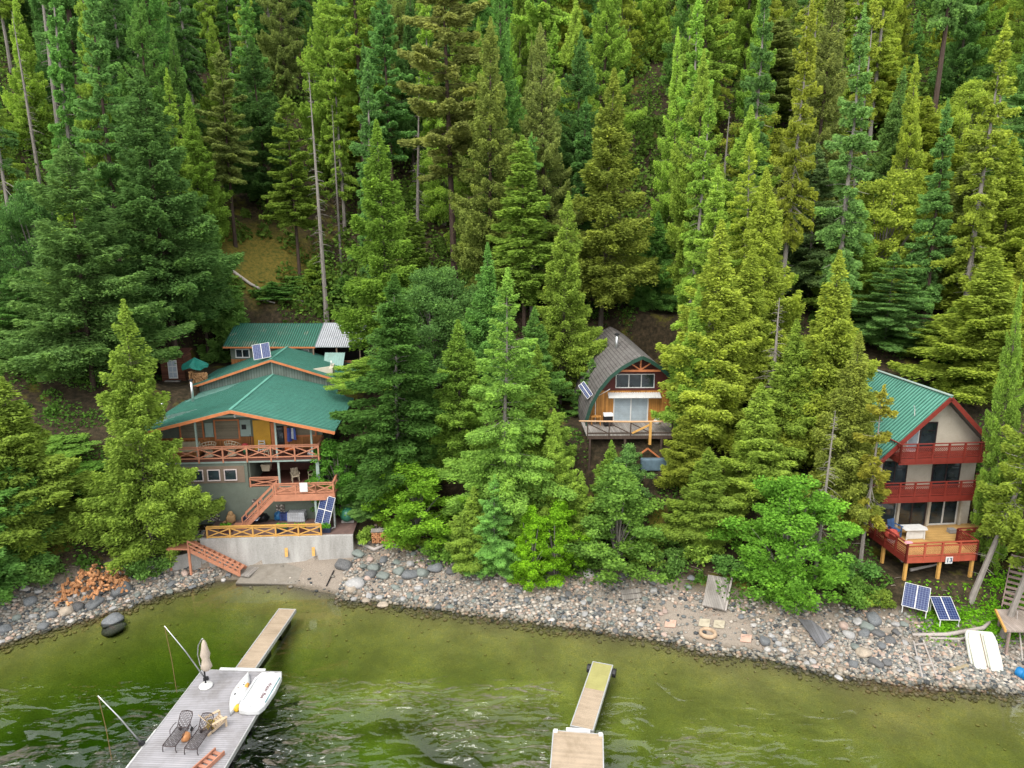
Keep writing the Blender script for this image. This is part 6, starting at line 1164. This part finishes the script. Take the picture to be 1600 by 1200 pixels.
# ---------------------------------------------------------------- trees one can pick out, from the shore upwards
HERO = [
 # tip u, tip v, distance, crown width px, kind, colour, label
 (190,470,48.8,166,'cedar',YG,'bright yellow-green cedar on the shore in front of the green-roofed house'),
 (4,590,47.0,190,'cedar',YG,'broad yellow-green cedar at the left edge of the photo above the stony shore'),
 (-70,640,44.5,220,'cedar',GRN,'green cedar cut off by the left edge of the photo, beside the shore'),
 (95,222,60.5,215,'spruce',BLU,'big blue-green spruce with drooping tiers, standing above the brown board fence'),
 (228,110,68.5,195,'highspruce',DK,'huge dark green spruce towering over the small red-brown shed'),
 (150,300,64,130,'spruce',DK,'dark spruce tucked between the two biggest spruces on the shed side'),
 (20,420,62,150,'spruce',GRN,'dark green spruce behind the broad cedar at the left photo edge'),
 (60,695,53,130,'maple',BRT,'leafy green maple just below the brown board fence'),
 (110,730,51.5,110,'maple',BRT,'low dark green maple between the fence and the shore cedars'),
 (610,428,55,200,'fir',(.070,.145,.030),'dark blue-green layered fir right beside the green-roofed house'),
 (785,420,50.5,175,'fir',(.115,.205,.038),'pale green layered fir in the middle of the shore, tallest there'),
 (598,188,70,140,'cedar',(.11,.20,.03),'tall green cedar rising behind the layered fir next to the house'),
 (716,500,56,130,'cedar',YG,'yellow-green cedar filling the gap between the two layered firs'),
 (665,560,57,110,'cedar',GRN,'green cedar just behind the gap between the two layered firs'),
 (838,540,52.5,120,'cedar',YG,'yellow-green cedar leaning on the pale middle fir, towards the arched cabin'),
 (872,640,49.5,95,'cedar',YG,'small yellow-green cedar below the arched cabin, next to the pale fir'),
 (958,688,51.2,64,'cedar',YG,'slim yellow-green cedar rising in front of the arched cabin deck supports'),
 (905,735,48.5,80,'cedar',YG,'short yellow-green cedar low under the arched cabin deck'),
 (1124,345,54.5,170,'cedar',YEL,'large golden-green cedar immediately beside the arched cabin'),
 (1092,450,54,85,'cedar',YG,'narrow green-gold cedar crowding the arched cabin side'),
 (1172,385,57,120,'cedar',YEL,'golden cedar behind the large one beside the arched cabin'),
 (1078,630,51,95,'cedar',YEL,'low golden cedar covering the end of the arched cabin deck'),
 (1108,700,47.5,120,'cedar',YG,'small olive cedar above the stony beach beside the plank platform'),
 (1214,262,61,125,'cedar',YEL,'slim golden cedar halfway between the arched cabin and the three-storey house'),
 (1318,393,50.5,140,'cedar',YEL,'bright golden cedar against the side of the three-storey house'),
 (1255,500,51,120,'cedar',YG,'yellow-green cedar behind the big rounded maple on the beach'),
 (1195,600,49,120,'cedar',YG,'yellow-green cedar left of the big rounded maple'),
 (1398,395,65,150,'fir',BLU,'blue-green fir standing directly behind the ridge of the three-storey house'),
 (1440,520,66,120,'maple',GRN,'dark leafy tree just behind the three-storey house roof'),
 (1492,480,62,140,'cedar',YG,'yellow-green cedar behind the peak of the three-storey house'),
 (1560,390,56,170,'cedar',YEL,'tall golden cedar behind the right side of the three-storey house'),
 (1612,440,44.6,66,'cedar',YG,'yellow-green cedar overlapping the right end of the red balconies'),
 (1340,520,46.6,118,'cedar',(.16,.21,.04),'grey-green cedar overlapping the lower eave of the three-storey house'),
 (1600,215,68,170,'cedar',YEL,'golden cedar at the right photo edge, high behind the three-storey house'),
 (1532,205,74,150,'cedar',OLV,'olive cedar high behind the peak of the three-storey house'),
 (450,150,86,90,'bole',YG,'yellow-green conifer with a bare grey lower trunk on the mossy clearing'),
 (702,-150,80,140,'bole',OLV,'very tall fir with a dark bare trunk in the centre of the forest'),
 (762,30,76,120,'spruce',(.135,.175,.04),'olive spruce next to the tallest dark-trunked fir'),
 (950,110,74,150,'cedar',(.165,.200,.036),'broad olive-gold cedar standing right behind the arched cabin'),
 (880,300,66,120,'cedar',YG,'green cedar behind the arched cabin roof, on its sheltered side'),
 (820,210,70,110,'slim',YG,'slim green conifer just uphill of the pale middle fir'),
 (1025,330,76,90,'cedar',GRN,'green cedar by the bare earth path behind the arched cabin'),
 (560,5,104,95,'slim',YEL,'slim yellow-topped conifer high above the long back cabin'),
 (1138,-15,135,100,'cedar',OLV,'neat cone-shaped olive conifer near the top of the photo'),
 (1225,25,98,110,'slim',OLV,'olive conifer with a see-through crown high on the golden side of the slope'),
 (1300,110,92,120,'cedar',YEL,'golden cedar high above the big rounded maple'),
 (1380,60,100,120,'cedar',YEL,'golden cedar high above the ridge of the three-storey house'),
 (1455,150,86,150,'cedar',YEL,'wide golden cedar halfway up above the three-storey house'),
 (1285,225,74,150,'fir',(.085,.14,.05),'grey-green fir with flat tiers above the golden cedars'),
 (1345,320,70,110,'cedar',YG,'yellow-green cedar just uphill of the blue-green fir by the three-storey house'),
 (1572,110,108,60,'sparse',(.19,.12,.03),'rust-brown thinning conifer near the top right corner'),
 (342,80,88,80,'bole',OLV,'thin olive conifer with a grey trunk beside the mossy clearing'),
 (300,300,76,95,'highspruce',GRN,'green spruce right behind the turquoise garden parasol'),
 (400,60,96,110,'spruce',DK,'dark spruce above the mossy clearing'),
 (520,165,90,20,'snag',YG,'thin bare dead pole tree above the metal-roofed end of the back cabin'),
 (640,120,84,34,'snag',YG,'bare grey dead tree beside the very tall dark-trunked fir'),
 (1219,465,52.5,70,'snag',YG,'leafless grey dead conifer between the golden cedars and the three-storey house'),
 (1378,600,44.5,76,'sparse',(.19,.20,.03),'spindly conifer with sparse yellow twigs in front of the green ridge roof'),
 (1300,640,43.6,50,'snag',YG,'silvery dead branches sticking out of the big rounded maple'),
 (1243,742,43.2,128,'maple',(.080,.180,.022),'big rounded maple spilling over the beach'),
 (968,740,47.2,130,'maple',(.105,.205,.038),'light green maple standing at the back of the beach below the arched cabin'),
 (650,728,51.3,112,'maple',(.11,.23,.022),'vivid green maple behind the stacked firewood on the bank'),
 (528,690,54.6,75,'maple',(.085,.20,.03),'small maple growing up beside the stair landing of the green-roofed house'),
 (575,735,53.5,75,'fir',BLU,'low blue-green fir branch mass above the green gas tank'),
 (770,742,47.3,95,'fir',(.11,.21,.05),'short pale green fir at the foot of the tall middle one by the beach'),
 (740,760,48.2,90,'cedar',YG,'ragged yellow cedar at the foot of the bank beside the vivid maple'),
 (868,790,46.7,75,'maple',(.11,.24,.015),'small lime green maple at the back of the beach, mid-shore'),
 (830,800,46.2,60,'maple',(.12,.26,.015),'tiny lime green bush-like maple touching the beach stones'),
 (925,560,62,70,'fir',GRN,'dark little fir pressed against the uphill end of the arched cabin'),
 (835,480,62,90,'cedar',GRN,'shaded green cedar beside the arched cabin wall'),
 (980,700,51,60,'maple',BLU,'green sapling growing up through the front of the arched cabin deck'),
 (495,400,84,70,'young',YG,'young yellow-green conifer on the slope above the long back cabin'),
 (540,430,83,80,'young',GRN,'young green conifer above the metal-roofed end of the back cabin'),
 (425,440,82,70,'young',GRN,'young green conifer at the lower edge of the mossy clearing'),
 (470,430,86,80,'maple',GRN,'leafy young tree in the middle of the mossy clearing'),
 (345,400,77,80,'young',GRN,'young conifer between the garden parasol and the mossy clearing'),
 (570,560,64,90,'maple',YG,'leafy young tree against the metal-roofed porch of the back cabin'),
 (640,330,78,90,'slim',YG,'slim yellow-green conifer beside the tall cedar behind the house'),
 (760,380,62,90,'cedar',GRN,'green cedar peeking over the tip of the pale middle fir'),
]
for h in HERO:
    u, v, Y, wp, kind, tone, lab = h
    tip_tree(u, v, Y, wp, kind, tone, lab)
# shrubs hanging over the top of the beach
for (u, v, wp, tn, lab) in [(575,848,26,YG,'low shrub between the retaining wall end and the firewood stack'), (700,872,40,BRT,'bushy shrub under the vivid green maple'), (738,880,36,YG,'yellow-green shrub at the foot of the short pale fir'),
      (905,868,44,BRT,'shrub at the beach edge under the arched cabin, beside the lime maple'), (1015,878,42,YG,'yellow-green shrub on the maple side of the light green maple'), (1050,890,38,GRN,'dark shrub at the back of the beach above the plank steps'),
      (1090,880,46,YG,'wide yellow-green shrub above the plank platform'), (1135,898,40,GRN,'green shrub touching the plank platform on its uphill side'), (1340,940,46,BRT,'shrub between the big rounded maple and the turned solar rack'),
      (1372,950,30,YG,'small yellow-green shrub beside the spindly conifer foot'), (1320,905,50,GRN,'dark shrub filling the bank behind the big rounded maple'), (640,856,30,YG,'little shrub at the end of the firewood stack'),
      (60,905,50,GRN,'low green shrub above the stony shore at the photo edge'), (225,905,44,GRN,'green shrub between the firewood heap and the concrete wall'), (860,880,40,YG,'yellow-green shrub in the middle of the beach edge')]:
    p = gpt(u, v); d = p.y*math.cos(PITCH)+(CAMH-p.z)*math.sin(PITCH); R_s = wp*.62*d/FPX
    place_tree(p.x, p.y, R_s*1.35, R_s, 'shrub', tn, lab); TREES[-1]['o']['category'] = 'shrub'
# leaning pair at the lower right, crowns out over the water-side porch
for (x, y, H, R, lean, lab) in [(30.0, 41.6, 16.5, 2.4, .27, 'leaning cedar with a bare grey trunk crossing in front of the three-storey house'),
                                (30.6, 39.3, 17.5, 2.5, .23, 'leaning bare-trunked cedar beside the wooden beach stairs'),
                                (34.6, 43.4, 17, 2.3, .16, 'leaning cedar behind the white railing of the neighbouring porch')]:
    c_, t_ = conifer(int(x*10), H, R, nb=70, n_leaf=16000, e_low=-18, e_top=25, droop=.2, up=.2, hang=.5, lw=(.26,.10), base=.30, broken=.4, prof_p=.6, dead=.1)
    add_proto('lean%d' % int(x*10+y), 'leaning_cedar', c_, t_, M_BARKG, H, R)
    place_tree(x, y, H, R, 'lean%d' % int(x*10+y), (.125,.17,.025), lab, lean=lean, lean_y=R_(-3))
# ---------------------------------------------------------------- the rest of the forest, tree by tree
def blocked(x, y, H, R):
    for t in TREES:
        dd = math.hypot(t['x']-x, t['y']-y)
        if dd < 1.4 + .24*(R + t['R']): return True
    lx, ly = to_local(H1, x, y)
    if -8.5 < lx < 8.5 and -3 < ly < 21: return True
    lx, ly = to_local(H2, x, y)
    if -6 < lx < 7 and -6 < ly < 14: return True
    if -35 < x < -11 and 60 < y < 79: return True
    if 4 < x < 17 and 50 < y < 74: return True
    u, v = project((x, y, gz(x, y)))
    if 325 < u < 455 and y < 97: return True
    if 950 < u < 1045 and y < 92: return True
    if 340 < u < 455 and 365 < v < 545: return True      # mossy clearing stays open
    if 955 < u < 1045 and 440 < v < 600: return True     # bare path behind the cabin
    return False
fr_ = np.random.default_rng(5); cand = 0; made = 0
while cand < 16000 and len(TREES) < 430:
    cand += 1
    y = 61 + (fr_.random()**1.1) * 112; x = (fr_.random()*2 - 1) * (y*.76 + 6)
    u, v = project((x, y, gz(x, y)))
    if not (-60 < u < 1660): continue
    kind = fr_.choice(['cedar', 'slim', 'spruce', 'fir', 'bole', 'sparse', 'young', 'snag', 'maple'], p=[.32, .25, .11, .08, .07, .06, .03, .05, .03])
    H = {'cedar': 19, 'slim': 23, 'spruce': 26, 'fir': 20, 'bole': 31, 'sparse': 17, 'young': 9, 'snag': 19, 'maple': 10}[kind]*(.9 + .55*fr_.random())
    R = {'cedar': 3.0, 'slim': 2.4, 'spruce': 3.8, 'fir': 3.2, 'bole': 3.2, 'sparse': 2.2, 'young': 1.9, 'snag': 1.3, 'maple': 3.6}[kind]*(1.0 + .4*fr_.random())
    uu, vt = project((x, y, gz(x, y) + H))
    if vt > 560 or (y < 74 and 470 < uu < 930 and vt < 400): continue
    if blocked(x, y, H, R): continue
    # do not hide the picked-out trees and houses: keep fillers behind them
    if y < 75 and vt < 260 and kind != 'slim': H *= .72
    g_ = (u - 250)/1350 + fr_.normal(0, .25)
    tone = DK if g_ < .10 else GRN if g_ < .30 else OLV if g_ < .42 else YG if g_ < .66 else YEL
    if fr_.random() < .12: tone = BLU
    if fr_.random() < .10: tone = YG
    if kind == 'spruce' and tone is YEL: tone = OLV
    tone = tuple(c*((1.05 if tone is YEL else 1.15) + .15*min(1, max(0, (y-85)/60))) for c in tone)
    place_tree(x, y, H, R, kind, tone); made += 1
# ---------------------------------------------------------------- every tree gets words that single it out
def tone_word(t):
    best = min([(YEL, 'golden'), (YG, 'yellow-green'), (GRN, 'mid-green'), (DK, 'dark green'), (BLU, 'blue-green'), (OLV, 'olive')], key=lambda q: sum(abs(a-b) for a, b in zip(q[0], t)))
    return best[1]
KW = {'cedar': 'cedar', 'slim': 'slim conifer', 'spruce': 'shaggy spruce', 'fir': 'flat-tiered fir', 'bole': 'bare-boled fir', 'sparse': 'thin-crowned conifer', 'young': 'young conifer', 'snag': 'grey dead tree', 'maple': 'leafy tree', 'shrub': 'leafy bush'}
def where(u):
    for lim, s in [(90, 'over the board fence'), (250, 'over the red-brown shed'), (350, 'over the garden parasol'), (440, 'over the roof solar panels'), (520, 'over the back cabin windows'), (600, 'over the galvanized porch roof'),
                   (690, 'over the dark layered fir'), (800, 'over the pale middle fir'), (900, 'just beside the arched roof'), (1030, 'over the arched roof'), (1130, 'over the beach plank platform'), (1220, 'over the grey snag'), (1330, 'over the big rounded maple'),
                   (1430, 'over the three-storey house'), (1530, 'over the house balconies')]:
        if u < lim: return s
    return 'over the white-railed porch'
def height_word(v):
    for lim, s in [(-40, 'beyond the photo top'), (40, 'at the photo top'), (120, 'on the upper slope'), (200, 'at mid slope'), (290, 'on the lower slope'), (400, 'low down'),]:
        if v < lim: return s
    return 'near the buildings'
auto = {}
for t in TREES:
    u, v = project((t['x'], t['y'], t['z'] + t['H'])); t['u'] = u
    if t['label'] is None:
        w1 = 'dead' if t['kind'] == 'snag' else tone_word(t['tone'])
        base_ = ('%s %s %s %s' % (w1, KW[t['kind']].replace('grey dead tree', 'grey tree'), height_word(v), where(u)))
        auto.setdefault(base_, []).append(t)
    sh_ = t['kind'] == 'shrub'; t['o']['category'] = 'shrub' if sh_ else 'tree'; t['o']['group'] = 'shrubs along the top of the beach' if sh_ else 'trees of the hillside forest'
for b_, ts in auto.items():
    ts.sort(key=lambda t: t['u'])
    if len(ts) == 1: ts[0]['label'] = b_
    else:
        words_ = {2: ['the left one', 'the right one'], 3: ['leftmost of three', 'middle of three', 'rightmost of three']}.get(len(ts))
        for i, t in enumerate(ts):
            t['label'] = b_ + ', ' + (words_[i] if words_ else ['first', 'second', 'third', 'fourth', 'fifth', 'sixth', 'seventh', 'eighth', 'ninth', 'tenth'][min(i, 9)] + ' from the left')
for t in TREES: t['o']['label'] = t['label']
# ---------------------------------------------------------------- undergrowth (uncountable)
def undergrowth(name, pts, leaf, tone, seed, label, hgt=.5):
    r = np.random.default_rng(seed); n = len(pts)
    D = r.normal(size=(n, 3)); D[:, 2] = np.abs(D[:, 2])*.5; D /= np.linalg.norm(D, axis=1, keepdims=True)
    sz = leaf*(.6 + .8*r.random(n)); V, F = leaf_quads(pts, D, sz, sz*.6, r)
    o = link_mesh(name, fast_mesh(name, V, F, M_LEAF, False, np.clip(r.normal(.5, .22, n), 0, 1))); o.color = (*tone, 1)
    return tag(o, label, kind='stuff')
def clumps(n, xr, yr, cl, hgt, seed, cond):
    r = np.random.default_rng(seed); cx = r.uniform(*xr, cl); cy = yr[0] + (yr[1]-yr[0])*r.random(cl)**1.4
    keep = np.array([cond(a, b) for a, b in zip(cx, cy)]); cx, cy = cx[keep], cy[keep]; k = len(cx); s = r.uniform(.4, 1.5, k)*(1 + np.maximum(0, cy - 60)/90)
    i = r.integers(0, k, n); th = r.random(n)*6.28; q = np.sqrt(r.random(n))*s[i]
    x = cx[i] + np.cos(th)*q; y = cy[i] + np.sin(th)*q; z = ground(x, y) + r.random(n)*hgt*s[i]*np.sqrt(np.clip(1 - (q/s[i])**2, 0, 1)); return np.stack([x, y, z], -1)
def free(x, y):
    d = y - float(shore(x))
    if d < 4.3: return False
    if d < 9 and -13 < x < -7: return False
    lx, ly = to_local(H1, x, y)
    if -7.6 < lx < 7.2 and -6 < ly < 20: return False
    lx, ly = to_local(H2, x, y)
    if -4.5 < lx < 5 and -5.4 < ly < 13: return False
    if 5.5 < x < 15.5 and 52.5 < y < 73: return False
    if -34 < x < -12 and 60 < y < 77.5: return False
    u, v = project((x, y, gz(x, y)))
    if 985 < u < 1040 and 450 < v < 580: return False
    if 350 < u < 445 and 375 < v < 480: return rng.random() < .25
    return True
undergrowth('undergrowth', clumps(120000, (-60, 60), (43, 84), 1500, .8, 3, free), .24, (.060,.125,.022), 4, 'low green undergrowth covering the bank and forest floor')
undergrowth('forest_floor_brush', clumps(230000, (-150, 150), (80, 210), 3600, 1.5, 8, free), .6, (.075,.125,.024), 5, 'dark brush between the trunks up the hillside')
undergrowth('understory', clumps(380000, (-130, 130), (78, 185), 2700, 4.6, 18, lambda a, b: free(a, b) and not (-40 < a < -24 and b < 99)), .42, (.085,.150,.028), 15, 'thick mixed understory of brush and saplings between the trunks')
undergrowth('ground_cover', np.concatenate([clumps(4200, (26.3, 31.5), (39.5, 41.5), 60, .35, 12, lambda a, b: True), clumps(900, (31.5, 33.5), (41, 43), 14, .5, 13, lambda a, b: True)]), .19, (.10,.24,.014), 6, 'bright leafy ground cover on the bank below the red deck')

for o in SC.objects:                      # every countable object says so
    if o.parent is None and o.get('category') and not o.get('kind'): o['kind'] = 'thing'
